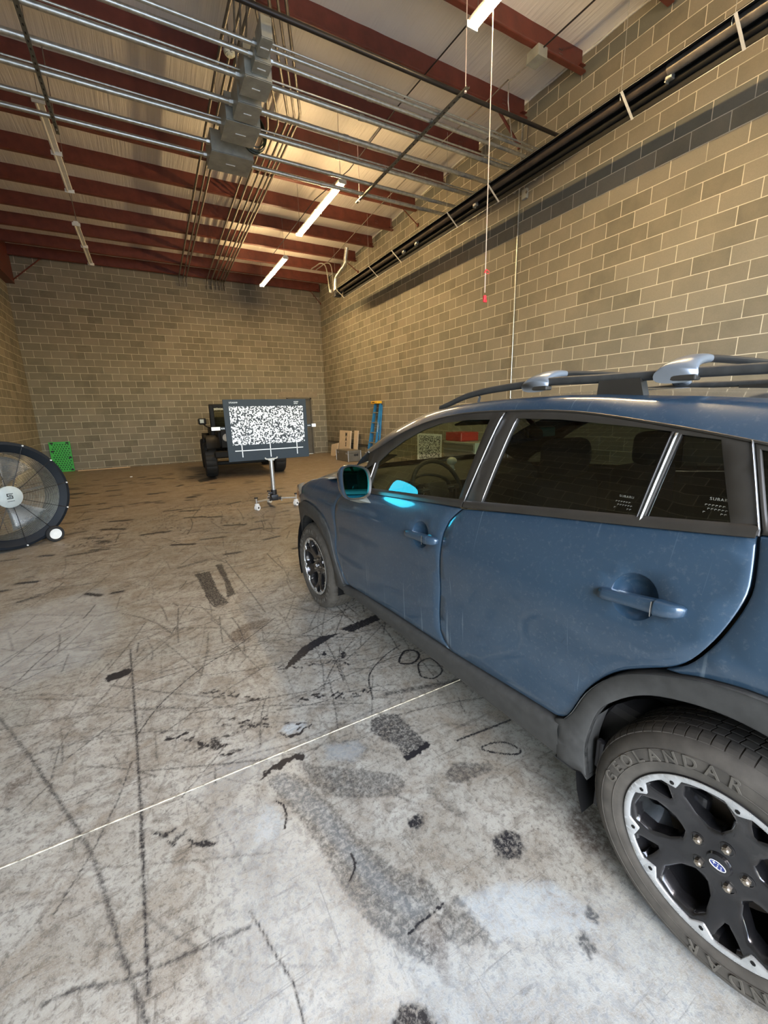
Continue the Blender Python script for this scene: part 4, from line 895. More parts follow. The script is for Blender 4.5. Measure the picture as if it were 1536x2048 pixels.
def ladder():
    t = empty('step_ladder', (5.98, 11.42, 0)); tag(t, 'blue fibreglass step ladder with a yellow top leaning on the right wall', 'ladder')
    H = 1.80
    for s, nm in ((-1, 'rail'), (1, 'rail')):
        m = MB(); m.loft([[(-.15 + .27 * k + dx, s * (.25 - .09 * k) + dy + .09 * (1 - k), .02 + (H - .02) * k) for dx, dy in ((0, -.012), (.07, -.012), (.07, .012), (0, .012))] for k in (0, 1)], True); o = m.build('front_rail', M['blue_rail'], t); sm = 0
        m = MB(); m.loft([[(-.02 + .18 * k + dx, s * (.27 - .08 * k) + dy + .09 * (1 - k), .02 + (H - .08) * k) for dx, dy in ((0, -.012), (.05, -.012), (.05, .012), (0, .012))] for k in (0, 1)], True); m.build('rear_rail', M['blue_rail'], t)
        m = MB(); m.box((-.10, s * .25 + .085, .16), (.09, .05, .32), bev=.006); m.build('boot', M['white_plastic'], t)
    for k in range(1, 6):
        f = k / 6; m = MB(); m.box((-.10 + .27 * f, .09 * (1 - f), .02 + H * f), (.085, 2 * (.25 - .09 * f), .03), bev=.004); m.build('step', M['galv'], t)
    for k in range(1, 6):
        f = k / 6 - .03; m = MB(); m.box((.03 + .18 * f, .09 * (1 - f), H * f), (.02, 2 * (.27 - .08 * f), .02)); m.build('rear_bar', M['galv'], t)
    m = MB(); m.box((.10, 0, H + .02), (.17, .40, .075), bev=.012); c = m.build('top_cap', M['yellow'], t)
    m = MB()
    for k in range(6): m.box((.012, .10 - .028 * k, H + .02), (.004, .018, .022 + .006 * (k % 2)))
    m.build('label', M['ink'], c)
    m = MB(); m.box((-.055, -.19, 1.15), (.004, .03, .55), rot=None); m.b.free()
    m = MB(); m.tube([(.0, -.21, .95), (.02, -.22, 1.25), (.06, -.2, 1.02)], .007, 6); m.build('spreader', M['alu'], t)
ladder()
# second speckled board and a tool chest by the right wall, seen through the car's windows
t = empty('small_target_board', (5.55, 7.9, 0), rot=(0, 0, R(-90))); tag(t, 'pale framed speckle board by the right wall, seen through the car window', 'calibration target')
m = MB(); m.box((0, 0, .68), (.95, .02, .68), bev=.003); m.build('panel', M['white_paint'], t)
m = MB(); m.box((.02, -.012, .70), (.84, .004, .56)); m.build('speckle_panel', M['speckle'], t)
for s in (-1, 1): m = MB(); m.cyl((s * .35, .03, 0), (s * .35, .03, .7), .012); m.build('leg', M['alu'], t)
t = empty('tool_chest', (5.60, 6.60, 0)); tag(t, 'tool chest with a red top by the right wall, seen through the car window', 'tool chest')
m = MB(); m.box((0, 0, .50), (.5, 1.0, .82), bev=.01); m.build('cabinet', M['galv_box'], t); m = MB(); m.box((0, .2, 1.0), (.46, .5, .18), bev=.02); m.build('red_lid', M['cab_red'], t)
for k in range(6): m = MB(); m.box((-.256, 0, .18 + .13 * k), (.012, .94, .115), bev=.004); q = m.build('drawer', M['crate'], t); m = MB(); m.box((-.268, 0, .22 + .13 * k), (.012, .88, .014)); m.build('handle', M['alu'], q)
for sx in (-1, 1):
    for sy in (-1, 1): m = MB(); m.cyl((sx * .18 - .015, sy * .42, .045), (sx * .18 + .015, sy * .42, .045), .045, n=16); m.box((sx * .18, sy * .42, .075), (.05, .06, .05)); m.build('caster', M['black'], t)

# ------------------------------------------------------------------ the blue car
ZZ = [.2, .24, .30, .40, .50, .65, .80, .90, .94, 1.0, 1.06, 1.12, 1.2, 1.3, 1.4, 1.45, 1.48, 1.51, 1.535]
XX = [.80, .845, .862, .868, .872, .880, .890, .896, .895, .882, .864, .844, .815, .777, .735, .712, .697, .678, .65]
_zz = np.linspace(.2, 1.535, 268); _xx = np.interp(_zz, ZZ, XX); _k = np.exp(-.5 * (np.arange(-12, 13) / 5.0) ** 2); _k /= _k.sum()
_xs = np.convolve(np.pad(_xx, 12, mode='reflect', reflect_type='odd'), _k, 'valid')
def prof(y, z):
    x = float(np.interp(z, _zz, _xs))
    if y > 1.9 and z > .93: x -= 6 * min((y - 1.9) / .3, 1) * (z - .93) ** 2
    if y > 2.6: x -= .30 * ((y - 2.6) / .9) ** 2.2
    if y < -.4: x -= .10 * ((-.4 - y) / .5) ** 2
    # slim waist below the shoulder crease
    x -= .010 * math.exp(-((z - .72) / .10) ** 2) * (1 if -.2 < y < 2.4 else 0)
    return x
def smap(side, off=0.0):
    return lambda a, b, d: (side * (prof(a, b) + off - d), a, b)
CAR = empty('car', (1.99144, 0.36076, 0), rz=.047962); tag(CAR, 'dusty blue five door car with grey plastic wheel arches and black roof rails', 'car')
AX = 2.665
L_ = {}
P_fd = crv([(2.068, 1.060), (2.12, 1.013), (2.159, .949), (2.19, .86), (2.207, .785), (2.23, .6), (2.189, .501), (2.113, .416), (2.06, .393)], 4)
DS = [(1.003, 1.112), (1.035, 1.082), (1.062, 1.05), (1.08, 1.0), (1.087, .918), (1.105, .792), (1.114, .65), (1.114, .587), (1.109, .505), (1.085, .468), (1.041, .436)]
RD = crv([(.058, 1.214), (.046, 1.144), (.042, 1.09), (.054, 1.031), (.077, .965), (.112, .899), (.152, .856), (.216, .813), (.281, .765), (.337, .703), (.382, .632), (.413, .555), (.437, .500), (.479, .474)], 3)
BELT = [(2.06, 1.050), (1.796, 1.065), (1.256, 1.102), (1.0, 1.120), (.592, 1.160), (.32, 1.186), (.169, 1.202), (.058, 1.214)]
def belt(y): return float(np.interp(y, [p[0] for p in BELT][::-1], [p[1] for p in BELT][::-1]))
SILLT = [(2.138, .372), (1.915, .405), (1.558, .418), (1.041, .434), (.737, .452), (.479, .469)]
CO = crv([(.440, .497), (.412, .545), (.374, .638), (.323, .715), (.267, .771), (.203, .812), (.145, .839), (.072, .866), (-.033, .884), (-.16, .868), (-.27, .815), (-.37, .72), (-.43, .6), (-.47, .48)], 3)
CI = crv([(.352, .314), (.366, .422), (.357, .503), (.331, .602), (.288, .663), (.235, .715), (.173, .754), (.084, .786), (-.0, .797), (-.09, .786), (-.18, .752), (-.26, .692), (-.32, .61), (-.355, .51), (-.365, .42), (-.35, .314)], 3)
FO = crv([(2.152, .372), (2.20, .445), (2.249, .519), (2.311, .67), (2.403, .798), (2.49, .838), (2.59, .86), (2.70, .866), (2.80, .85), (2.9, .81)], 3)
FI = crv([(2.279, .314), (2.285, .40), (2.31, .48), (2.378, .60), (2.483, .70), (2.58, .742), (2.665, .752), (2.76, .742), (2.86, .69), (2.96, .60), (3.02, .48), (3.035, .36)], 3)
BB = crv([(2.10, 1.230), (1.96, 1.262), (1.821, 1.312), (1.644, 1.395), (1.451, 1.460), (1.278, 1.494), (1.093, 1.509), (.876, 1.511), (.694, 1.507), (.539, 1.494), (.376, 1.471), (.244, 1.450), (.097, 1.423), (-.1, 1.385), (-.35, 1.325), (-.55, 1.255)], 3)
def bb(y): return float(np.interp(y, [p[0] for p in BB][::-1], [p[1] for p in BB][::-1]))
GF = [(1.785, 1.090), (1.766, 1.240), (1.68, 1.305), (1.575, 1.365), (1.445, 1.421), (1.323, 1.455), (1.157, 1.471), (1.012, 1.474), (1.045, 1.144), (1.265, 1.124)]
GS = [(2.02, 1.092), (1.835, 1.098), (1.815, 1.222), (1.93, 1.170)]
GR = [(.866, 1.478), (.674, 1.474), (.523, 1.462), (.397, 1.452), (.308, 1.442), (.326, 1.195), (.6, 1.170), (.908, 1.150)]
GQ = [(.283, 1.435), (.190, 1.425), (.116, 1.231), (.308, 1.198)]
GT = [(.105, 1.405), (.047, 1.232), (-.50, 1.262), (-.36, 1.318), (-.12, 1.368)]
for side in (-1, 1):
    w = 'left' if side < 0 else 'right'
    S0 = smap(side)
    # doors, painted lower skins
    g = .0045
    fd = [(y, z) for y, z in P_fd] + [(1.558, .424), (1.041 + g, .440)] + [(y + g, z) for y, z in DS[::-1][1:]] + [(1.256, 1.100), (1.796, 1.063)]
    rd = [(y - g, z) for y, z in DS] + [(.737, .458), (.485, .475)] + [(y + g, z) for y, z in RD[::-1][1:]] + [(.169, 1.200), (.32, 1.184), (.592, 1.158)]
    for nm, pl_, hy, hx in (('front_door', fd, (1.338, 1.105), .946), ('rear_door', rd, (.362, .146), 1.000)):
        cup = crv([((hy[0] + hy[1]) / 2 + .060 * cos(a) + .02, hx + .004 + .060 * sin(a)) for a in [2 * pi * k / 14 for k in range(14)]], 2, True)
        D_ = plate(nm, pl_, [cup], S0, M['paint'], CAR, thick=.03, lip=.004, step=.03, grid=.045)
        # handle cup (hollow), strap and lock cap
        cy, cz = (hy[0] + hy[1]) / 2 + .02, hx + .004; m = MB(); rows = []
        for r_, dp in ((1.04, 0), (.99, .004), (.90, .016), (.70, .030), (.40, .038), (.02, .040)):
            rows.append([(side * (prof(cy, cz + .060 * r_ * sin(a)) - dp), cy + .060 * r_ * cos(a), cz + .060 * r_ * sin(a)) for a in [2 * pi * k / 28 for k in range(28)]])
        m.loft(rows, True); m.build('handle_cup', M['paint'], D_, smooth=True)
        tlt = .022 if nm == 'rear_door' else .010
        def bar(y0, y1, k0, k1, o0, o1, nm2, n=12):
            m = MB(); rows = []
            for k in range(n + 1):
                f = k / n; y = y0 + (y1 - y0) * f; ff = (y - hy[0]) / (hy[1] - hy[0]); z = hx + tlt * (ff - .5)
                e = min(1, (f / .10) ** .6 if f < .10 and o0 == 0 else 1); e *= 1 if nm2 == 'door_handle' else (1 - .75 * max(0, (f - .7) / .3) ** 2.2)
                out = (o0 if o0 else .030) * (e if o0 == 0 else 1) * (1 if nm2 == 'door_handle' else (1 - .55 * f ** 3)); hz = (k0 + (k1 - k0) * f) * (.45 + .55 * e)
                rows.append([(side * (prof(y, hx) + out * q[0] - .004), y, z + hz * q[1]) for q in ((.0, -.85), (.55, -1), (.9, -.92), (1.03, -.6), (1.06, 0), (1.03, .6), (.9, .92), (.55, 1), (.0, .85))])
            m.loft(rows); m.poly(rows[0][::-1]); m.poly(rows[-1]); return m.build(nm2, M['paint'], D_, smooth=True, angle=60)
        ym = hy[0] + (hy[1] - hy[0]) * .70
        bar(hy[0] + .012, ym, .0150, .0200, 0, 0, 'door_handle'); bar(ym - .002, hy[1], .0215, .0170, .036, 0, 'lock_cap', 8)
        m = MB(); zz = hx + tlt * .2; m.loft([[(side * (prof(ym, hx) + .0385), ym + d_, zz - .021), (side * (prof(ym, hx) + .0405), ym + d_, zz), (side * (prof(ym, hx) + .0385), ym + d_, zz + .021)] for d_ in (-.0012, .0012)]); m.build('bright_joint', M['alu'], D_)
        L_[(nm, side)] = D_
    FDo, RDo = L_[('front_door', side)], L_[('rear_door', side)]
    # window frames
    S1 = smap(side, -.004)
    fo = [(2.075, 1.056), (2.09, 1.222)] + [(y, z - .004) for y, z in BB if .95 < y < 2.08] + [(.947, 1.505), (1.006, 1.138), (1.003, 1.122), (1.256, 1.104), (1.796, 1.067)]
    plate('window_frame', fo, [GF, GS], S1, M['trim_black'], FDo, thick=.014, lip=.002, step=.03, grid=.05)
    ro = [(.999, 1.122), (1.0, 1.138), (.941, 1.505)] + [(y, z - .004) for y, z in BB if .13 < y < .94] + [(.124, 1.426), (.059, 1.229), (.058, 1.216), (.169, 1.204), (.32, 1.188), (.592, 1.162)]
    plate('window_frame', ro, [GR, GQ], S1, M['trim_black'], RDo, thick=.014, lip=.002, step=.03, grid=.05)
    # light glints on pillar edges, modelled as bright strips; also the window dividers
    def strip(nm, pts, wd, off, mat, par, r=.003):
        m = MB(); m.loft([[(side * (prof(y, z) + off), y - wd / 2, z), (side * (prof(y, z) + off + .003), y, z), (side * (prof(y, z) + off), y + wd / 2, z)] for y, z in crv(pts, 5)]); q = m.build(nm, mat, par, smooth=True); sm = q.modifiers.new('thickness', 'SOLIDIFY'); sm.thickness = .004; return q
    strip('pillar_glint', [(1.003, 1.142), (.972, 1.32), (.944, 1.500)], .004, .001, M['alu'], FDo)
    strip('window_divider', [(1.80, 1.092), (1.790, 1.17), (1.783, 1.236)], .009, .002, M['alu'], FDo)
    strip('pillar_glint', [(.912, 1.152), (.890, 1.32), (.869, 1.478)], .004, -.0045, M['alu'], RDo)
    strip('window_divider', [(.3135, 1.196), (.302, 1.32), (.292, 1.440)], .0085, .004, M['galv'], RDo)
    strip('window_divider', [(.325, 1.196), (.315, 1.32), (.305, 1.443)], .009, .000, M['trim_black'], RDo)
    strip('pillar_glint', [(.060, 1.231), (.094, 1.335), (.126, 1.428)], .005, .001, M['alu'], RDo)
    for par, y0, y1 in ((FDo, 2.06, 1.008), (RDo, .998, .062)):
        m = MB(); N = 24; rows = []
        for k in range(N + 1):
            y = y0 + (y1 - y0) * k / N; b_ = belt(y)
            rows.append([(side * (prof(y, b_ + q[1]) + q[0]), y, b_ + q[1]) for q in ((.001, -.002), (.007, .001), (.008, .014), (.004, .024), (-.004, .028))])
        m.loft(rows); m.poly(rows[0]); m.poly(rows[-1][::-1]); m.build('belt_moulding', M['trim_black'], par, smooth=True)
    for par, G_, nm, mt in ((FDo, GF, 'window_glass', 'glass'), (FDo, GS, 'corner_glass', 'glass'), (RDo, GR, 'window_glass', 'glass_dark'), (RDo, GQ, 'corner_glass', 'glass_dark')):
        plate(nm, inset(G_, -.008), [], smap(side, -.012), M[mt], par, thick=0, lip=0, step=.06, grid=.08)
    # tiny glass markings
    if side < 0:
        for (yc, zc_) in ((.385, 1.232), (.150, 1.262)):
            pass
    # quarter panel, front fender
    qp = [(.0545, 1.216)] + [(y - .004, z) for y, z in RD[1:] if z > .84] + [(.135, .846)] + [(y, z + .003) for y, z in CO if y < .13] + [(-.50, .48), (-.90, .50), (-.94, .8), (-.92, 1.05), (-.86, 1.22), (-.55, 1.245), (-.1, 1.226)]
    Q_ = plate('quarter_panel', qp, [], S0, M['paint'], CAR, thick=.03, lip=.004, step=.04, grid=.06)
    qf = [(.1215, 1.422), (.0555, 1.228), (.0545, 1.220), (-.1, 1.230), (-.55, 1.249)] + [(y, z - .004) for y, z in BB if y < .1][::-1]
    plate('pillar_trim', qf, [GT], S1, M['trim_black'], Q_, thick=.03, lip=.003, step=.04, grid=.06)
    plate('rear_side_glass', inset(GT, -.008), [], smap(side, -.012), M['glass_dark'], Q_, thick=0, lip=0, step=.06, grid=.08)
    ff = [(y + .005, z) for y, z in P_fd] + [(2.145, .374)] + [(y - .002, z + .003) for y, z in FO] + [(2.98, .80), (3.02, .86), (2.90, .905), (2.80, .985), (2.74, 1.020), (2.6, 1.050), (2.40, 1.072), (2.20, 1.088), (2.08, 1.095)]
    F_ = plate('front_fender', ff, [], S0, M['paint'], CAR, thick=.03, lip=.004, step=.03, grid=.05)
    # claddings
    S2 = smap(side, .010)
    rc = [(.479, .469), (.440, .494)] + CO[1:] + [(-.50, .33), (-.36, .314)] + CI[::-1] + [(.352, .314), (.372, .330), (.399, .318), (.465, .313)]
    a = plate('rear_arch_cladding', rc, [], S2, M['cladding'], CAR, thick=.035, lip=.004, step=.03, grid=.05)
    m = MB(); m.loft([[(side * (prof(y, z) + .008 - d), y + (0 if d < .03 else -.004 * (1 if y > 0 else -1)), z + (.0 if d < .03 else .006)) for y, z in CI] for d in (0, .02, .07)]); m.build('arch_lip', M['cladding'], a, smooth=True)
    m = MB(); m.loft([[(side * (prof(y, z) + .0095), y, z), (side * (prof(y, z) + .0135), y + .003, z - .003), (side * (prof(y, z) + .0095), y + .006, z - .006)] for y, z in CO]); m.build('cladding_edge', M['cladding'], a, smooth=True)
    fc = [(2.152, .372)] + FO[1:] + [(2.99, .80), (3.10, .74), (3.20, .60), (3.24, .40), (3.16, .27), (3.05, .27), (3.035, .36)] + FI[::-1][1:] + [(2.25, .318), (2.14, .318), (2.138, .370)]
    a = plate('front_arch_cladding', fc, [], S2, M['cladding'], CAR, thick=.035, lip=.004, step=.03, grid=.05)
    m = MB(); m.loft([[(side * (prof(y, z) + .008 - d), y, z + (.0 if d < .03 else .006)) for y, z in FI] for d in (0, .02, .09)]); m.build('arch_lip', M['cladding'], a, smooth=True)
    # sill: ledge, face and tuck-under
    m = MB(); N = 40; rows = []
    for k in range(N + 1):
        y = 2.140 - (2.140 - .462) * k / N; zt = float(np.interp(y, [p[0] for p in SILLT][::-1], [p[1] for p in SILLT][::-1])); x0 = prof(y, zt)
        rows.append([(side * q[0], y, q[1]) for q in ((x0 - .03, zt - .004), (x0 + .002, zt - .006), (x0 + .012, zt - .014), (x0 + .016, zt - .03), (x0 + .010, zt - .06), (.872, .335), (.862, .318), (.80, .300), (.60, .290))])
    m.loft(rows); m.build('sill_cladding', M['cladding'], CAR, smooth=True, angle=60)
    m = MB(); pts = [(.352, .33), (.372, .332), (.399, .318), (.475, .313)]; m.loft([[(side * (.875 - d), y, z) for y, z in pts] for d in (0, .10)]); m.build('sill_end', M['cladding'], CAR)
    m = MB(); m.box((side * .83, .325, .35), (.05, .012, .24), bev=.003); m.box((side * .84, .335, .42), (.02, .02, .10), bev=.004); m.build('mud_flap', M['black'], CAR)
    # wheel wells
    for wy in (0, AX):
        m = MB(); m.loft([[(side * x, wy + .40 * cos(R(t_)), .345 + .435 * sin(R(t_))) for t_ in range(-25, 206, 11)] for x in (.86, .80, .52)]); N = 21
        m.poly([(side * .52, wy + .40 * cos(R(t_)), .345 + .435 * sin(R(t_))) for t_ in range(-25, 206, 11)]); m.build('wheel_well', M['black_matte'], CAR, smooth=True)
    # cant rail: painted band from the drip line up to the roof crest
    CR_ = crv([(2.30, 1.155), (2.20, 1.225), (2.08, 1.297), (1.94, 1.372), (1.76, 1.442), (1.582, 1.500), (1.377, 1.531), (1.2, 1.548), (1.048, 1.556), (.796, 1.560), (.6, 1.556), (.449, 1.546), (.3, 1.537), (.148, 1.525), (-.1, 1.500), (-.35, 1.462), (-.62, 1.40)], 4)
    n_ = len(CR_); ys0 = np.interp(np.linspace(0, 1, n_), np.linspace(0, 1, len(BB)), [p[0] for p in BB]); rows = []
    A0 = [(side * prof(y, bb(y)), y, bb(y)) for y in ys0]; A3 = [(side * (.60 if y < 1.6 else .60 + .06 * min(1, (y - 1.6) / .6)), y, z) for y, z in CR_]
    def blend(f, bulge): return [(a_[0] + (b_[0] - a_[0]) * f + side * bulge, a_[1] + (b_[1] - a_[1]) * f, a_[2] + (b_[2] - a_[2]) * f + bulge * .9) for a_, b_ in zip(A0, A3)]
    Ain = [(a_[0] - side * .014, a_[1], a_[2] - .004) for a_ in A0]
    m = MB(); m.loft([Ain, A0, blend(.12, .004), blend(.35, .010), blend(.65, .011), blend(.88, .005), A3]); m.build('roof_side', M['paint'], CAR, smooth=True, angle=70)
    m = MB(); m.loft([[(a_[0] + side * q[0], a_[1], a_[2] + q[1]) for a_ in A0] for q in ((-.004, -.008), (.003, -.006), (.003, -.001), (-.004, .002))]); m.build('drip_moulding', M['trim_black'], CAR, smooth=True)
    L_[('crest', side)] = A3
    # roof rail with feet
    rp = crv([(1.47, 1.530), (1.40, 1.548), (1.29, 1.578), (1.18, 1.594), (1.07, 1.603), (.905, 1.611), (.794, 1.6135), (.615, 1.608), (.452, 1.606), (.317, 1.604), (.167, 1.600), (-.1, 1.592), (-.3, 1.578), (-.42, 1.555), (-.50, 1.52)], 4)
    m = MB(); rows = []
    for i, (y, z) in enumerate(rp):
        f = i / (len(rp) - 1); hh = .0125 + .003 * math.sin(pi * f); ww = .014
        rows.append([(side * (.58 + ww * cos(a)), y, z + hh * math.copysign(abs(sin(a)) ** .7, sin(a))) for a in [2 * pi * k / 14 for k in range(14)]])
    m.loft(rows, True); m.poly(rows[0]); m.poly(rows[-1][::-1]); rr = m.build('roof_rail', M['cladding'], CAR, smooth=True, angle=60)
    m = MB(); m.loft([[(side * x, 1.50, 1.515), (side * x, 1.38, 1.555), (side * x, 1.22, 1.590), (side * x, 1.19, 1.574), (side * x, 1.20, 1.545)] for x in (.572, .588)]); m.build('rail_foot', M['cladding'], rr)
    for ya, yb in ((.606, .470), (-.32, -.44)):
        m = MB(); m.loft([[(side * x, ya + .004, 1.548 if ya > 0 else 1.46), (side * x, yb - .016, 1.545 if ya > 0 else 1.45), (side * x, yb, 1.60), (side * x, ya, 1.60)] for x in (.562, .598)], True)
        for x in (.562, .598): m.poly([(side * x, ya + .004, 1.548 if ya > 0 else 1.46), (side * x, yb - .016, 1.545 if ya > 0 else 1.45), (side * x, yb, 1.60), (side * x, ya, 1.60)])
        m.build('rail_foot', M['trim_black'], rr)
    # mirror
    mr = empty('door_mirror', (side * .99, 1.69, 1.155), rot=(R(-5), 0, side * R(-13)), parent=FDo)
    def mloop(s, dy, dz=0): return [(side * p[0] * s * .86, dy, p[1] * s * 1.12 + dz) for p in crv([(-.105, -.062), (-.118, .0), (-.098, .052), (-.02, .078), (.07, .085), (.108, .060), (.112, -.02), (.085, -.070), (.0, -.085), (-.07, -.082)], 4, True)]
    m = MB(); m.loft([mloop(.93, -.012), mloop(1.0, -.02), mloop(1.02, -.008), mloop(.98, .012), mloop(.84, .045), mloop(.55, .072), mloop(.1, .082)], True); m.build('mirror_shell', M['paint'], mr, smooth=True, angle=60)
    m = MB(); m.loft([mloop(1.0, -.018), mloop(.985, -.022), mloop(.90, -.014), mloop(.90, -.004)], True); m.build('mirror_rim', M['trim_black'], mr, smooth=True)
    m = MB(); m.poly(mloop(.91, -.008)); m.build('mirror_glass', M['mirror'], mr)
    m = MB(); m.loft([[(side * (a_ + .0), b_ + .02, c_) for a_, b_, c_ in r_] for r_ in ([(-.02, .0, -.075), (.02, -.0, -.075), (.03, .06, -.07), (-.02, .06, -.07)], [(-.08, .02, -.10), (-.04, -.01, -.11), (-.03, .07, -.11), (-.08, .08, -.10)], [(-.14, .05, -.11), (-.13, .0, -.14), (-.12, .10, -.14), (-.14, .11, -.11)])], True); m.build('mirror_arm', M['galv_box'], mr, smooth=True)
    # lamps
    m = MB(); rows = []
    for f in (0, .25, .5, .75, 1):
        rows.append([(side * (prof(y, z) + .004 - .0), y, z) for y, z in [(2.80 + .40 * t_, 1.0 - .10 * t_ - (.085 + .05 * t_) * f) for t_ in np.linspace(0.02, 1, 8)]])
    m.loft(rows); m.build('headlamp', M['lens'], CAR, smooth=True)
    m = MB(); m.loft([[(side * (prof(y, z) + .010), y, z) for y, z in [(2.90 + .10 * t_, .92 - .03 * t_ - .055 * f) for t_ in np.linspace(0, 1, 5)]] for f in (0, .5, 1)]); m.build('side_marker', M['amber'], CAR, smooth=True)
    m = MB(); m.box((side * .80, -.93, 1.03), (.14, .10, .20), bev=.03); m.build('tail_lamp', M['cab_red'], CAR, smooth=True)
# roof, windshield, hood, tail: lofts between the two crest lines
CL, CRR = L_[('crest', -1)], L_[('crest', 1)]
def crown(i, n, up): return [(CL[i][0] + (CRR[i][0] - CL[i][0]) * k / n, CL[i][1] + up[1] * math.sin(pi * k / n), CL[i][2] + up[0] * math.sin(pi * k / n)) for k in range(n + 1)]
i0 = next(i for i, p in enumerate(CL) if p[1] < 1.42)
m = MB(); m.loft([crown(i, 20, (.028 if CL[i][1] > -.3 else .03, 0.10 * max(0, (CL[i][1] - .9) / .5) ** 2)) for i in range(i0, len(CL))]); m.build('roof_panel', M['paint'], CAR, smooth=True)
m = MB(); m.loft([crown(i, 16, (.028 - .0 * i, .10)) for i in range(0, i0 + 1)]); m.build('windshield', M['glass_clear'], CAR, smooth=True)
m = MB(); m.loft([[(x, 2.14 + .12 * (1 - (x / .62) ** 2), 1.20), (x, 2.28 + .12 * (1 - (x / .62) ** 2), 1.10), (x, 2.34 + .1 * (1 - (x / .7) ** 2), 1.07)] for x in np.linspace(-.64, .64, 17)]); 
m.b.free()
m = MB(); rows = []
for t_ in np.linspace(0, 1, 22):
    y = 2.30 + 1.16 * t_; row = []
    for x in np.linspace(-1, 1, 25):
        hw = .79 - .02 * t_ - .22 * max(0, t_ - .45) ** 1.6; xx = x * hw; zc_ = float(np.interp(t_, [0, .26, .6, .78, .9, 1], [1.150, 1.105, 1.035, .975, .925, .86]))
        yy = y - (.26 * t_ ** 2) * abs(x) ** 2.4 + .06 * (1 - t_) * (1 - x * x); edge = abs(x) ** 5 * (.070 - .03 * t_)
        ridge = .010 * math.exp(-((abs(x) - .62) / .12) ** 2)
        row.append((xx, yy, zc_ + ridge - edge - .012 * t_))
    rows.append(row)
m.loft(rows); m.build('hood', M['paint'], CAR, smooth=True)
m = MB(); m.loft([[(x, y + .10 * (1 - (x / .70) ** 2) * (1 if y > 2.2 else .5), z) for x in np.linspace(-.70, .70, 13)] for y, z in ((2.36, 1.10), (2.26, 1.115), (2.20, 1.10), (2.18, 1.06))]); m.build('cowl', M['trim_black'], CAR, smooth=True)
m = MB(); rows = []
for z, yf, hw in ((1.00, 3.34, .50), (.93, 3.42, .60), (.86, 3.46, .68), (.78, 3.49, .72), (.66, 3.52, .76), (.5, 3.52, .78), (.36, 3.49, .77), (.27, 3.40, .74)):
    rows.append([(x * hw, yf - .34 * abs(x) ** 3.2, z) for x in np.linspace(-1, 1, 31)])
m.loft(rows); m.build('front_bumper', M['cladding'], CAR, smooth=True)
m = MB(); m.loft([[(x * .42, 3.505 - .05 * abs(x) ** 3, z) for x in np.linspace(-1, 1, 9)] for z in (.66, .84)]); m.build('grille', M['black'], CAR, smooth=True)
m = MB(); rows = []
for z, yr, hw in ((1.38, -.68, .60), (1.30, -.74, .66), (1.2, -.82, .72), (1.05, -.92, .78), (.8, -.99, .82), (.55, -1.0, .84), (.40, -.96, .83), (.30, -.90, .80)):
    rows.append([(x * hw, yr + .12 * abs(x) ** 3, z) for x in np.linspace(-1, 1, 21)])
m.loft(rows); m.build('tailgate', M['paint'], CAR, smooth=True)
m = MB(); m.loft([[(x * (hw - .05), yr + .10 * abs(x) ** 3 - .012, z) for x in np.linspace(-1, 1, 15)] for z, yr, hw in ((1.37, -.70, .60), (1.30, -.745, .66), (1.18, -.84, .72))]); m.build('rear_window', M['glass_dark'], CAR, smooth=True)
m = MB(); m.box((0, 1.25, .29), (1.45, 4.0, .04), bev=.01); m.box((0, -.62, .45), (1.5, .5, .3), bev=.03); m.box((0, 3.0, .55), (1.0, .7, .5), bev=.03); m.build('underbody', M['black'], CAR)
# cross bars on the roof rails
for yb, zt in ((.86, 1.662), (.365, 1.664)):
    m = MB(); rows = []
    for x in np.linspace(-.55, .55, 25):
        z = zt - .012 - .004 * (x / .55) ** 6 + .006 * (1 - (x / .55) ** 2) - .018 * max(0, (abs(x) - .42) / .13) ** 2
        rows.append([(x, yb + .030 * cos(a), z + .011 * sin(a)) for a in [2 * pi * k / 12 for k in range(12)]])
    m.loft(rows, True); c = m.build('cross_bar', M['trim_black'], CAR, smooth=True)
    for s in (-1, 1):
        m = MB(); rows = []   # foot: wide at the rail, sweeping up and inwards to the bar
        for f in np.linspace(0, 1, 11):
            x = .612 - .16 * f ** 1.3; zc_ = 1.600 + (zt - 1.612) * math.sin(f * pi / 2) ** .8 if f > 0 else 1.600; hw = .056 - .026 * f ** .7; hh = .022 - .008 * f
            rows.append([(s * x + s * (.010 * cos(a) if f < .3 else 0), yb + .0 + hw * math.copysign(abs(cos(a)) ** .75, cos(a)), zc_ - .002 + hh * math.copysign(abs(sin(a)) ** .75, sin(a))) for a in [2 * pi * k / 20 for k in range(20)]])
        m.loft(rows, True); m.poly(rows[0]); m.poly(rows[-1][::-1]); ft = m.build('bar_foot', simple('satin_grey_foot_%d' % (s + 2), (.24, .27, .30), .3, .55, .05) if yb > .5 and s < 0 else (bpy.data.materials.get('satin_grey_foot_1') or M['galv_box']), c, smooth=True, angle=70)
        m = MB(); m.box((s * .596, yb, 1.590), (.036, .108, .016), bev=.004); m.build('clamp_plate', M['trim_black'], c)

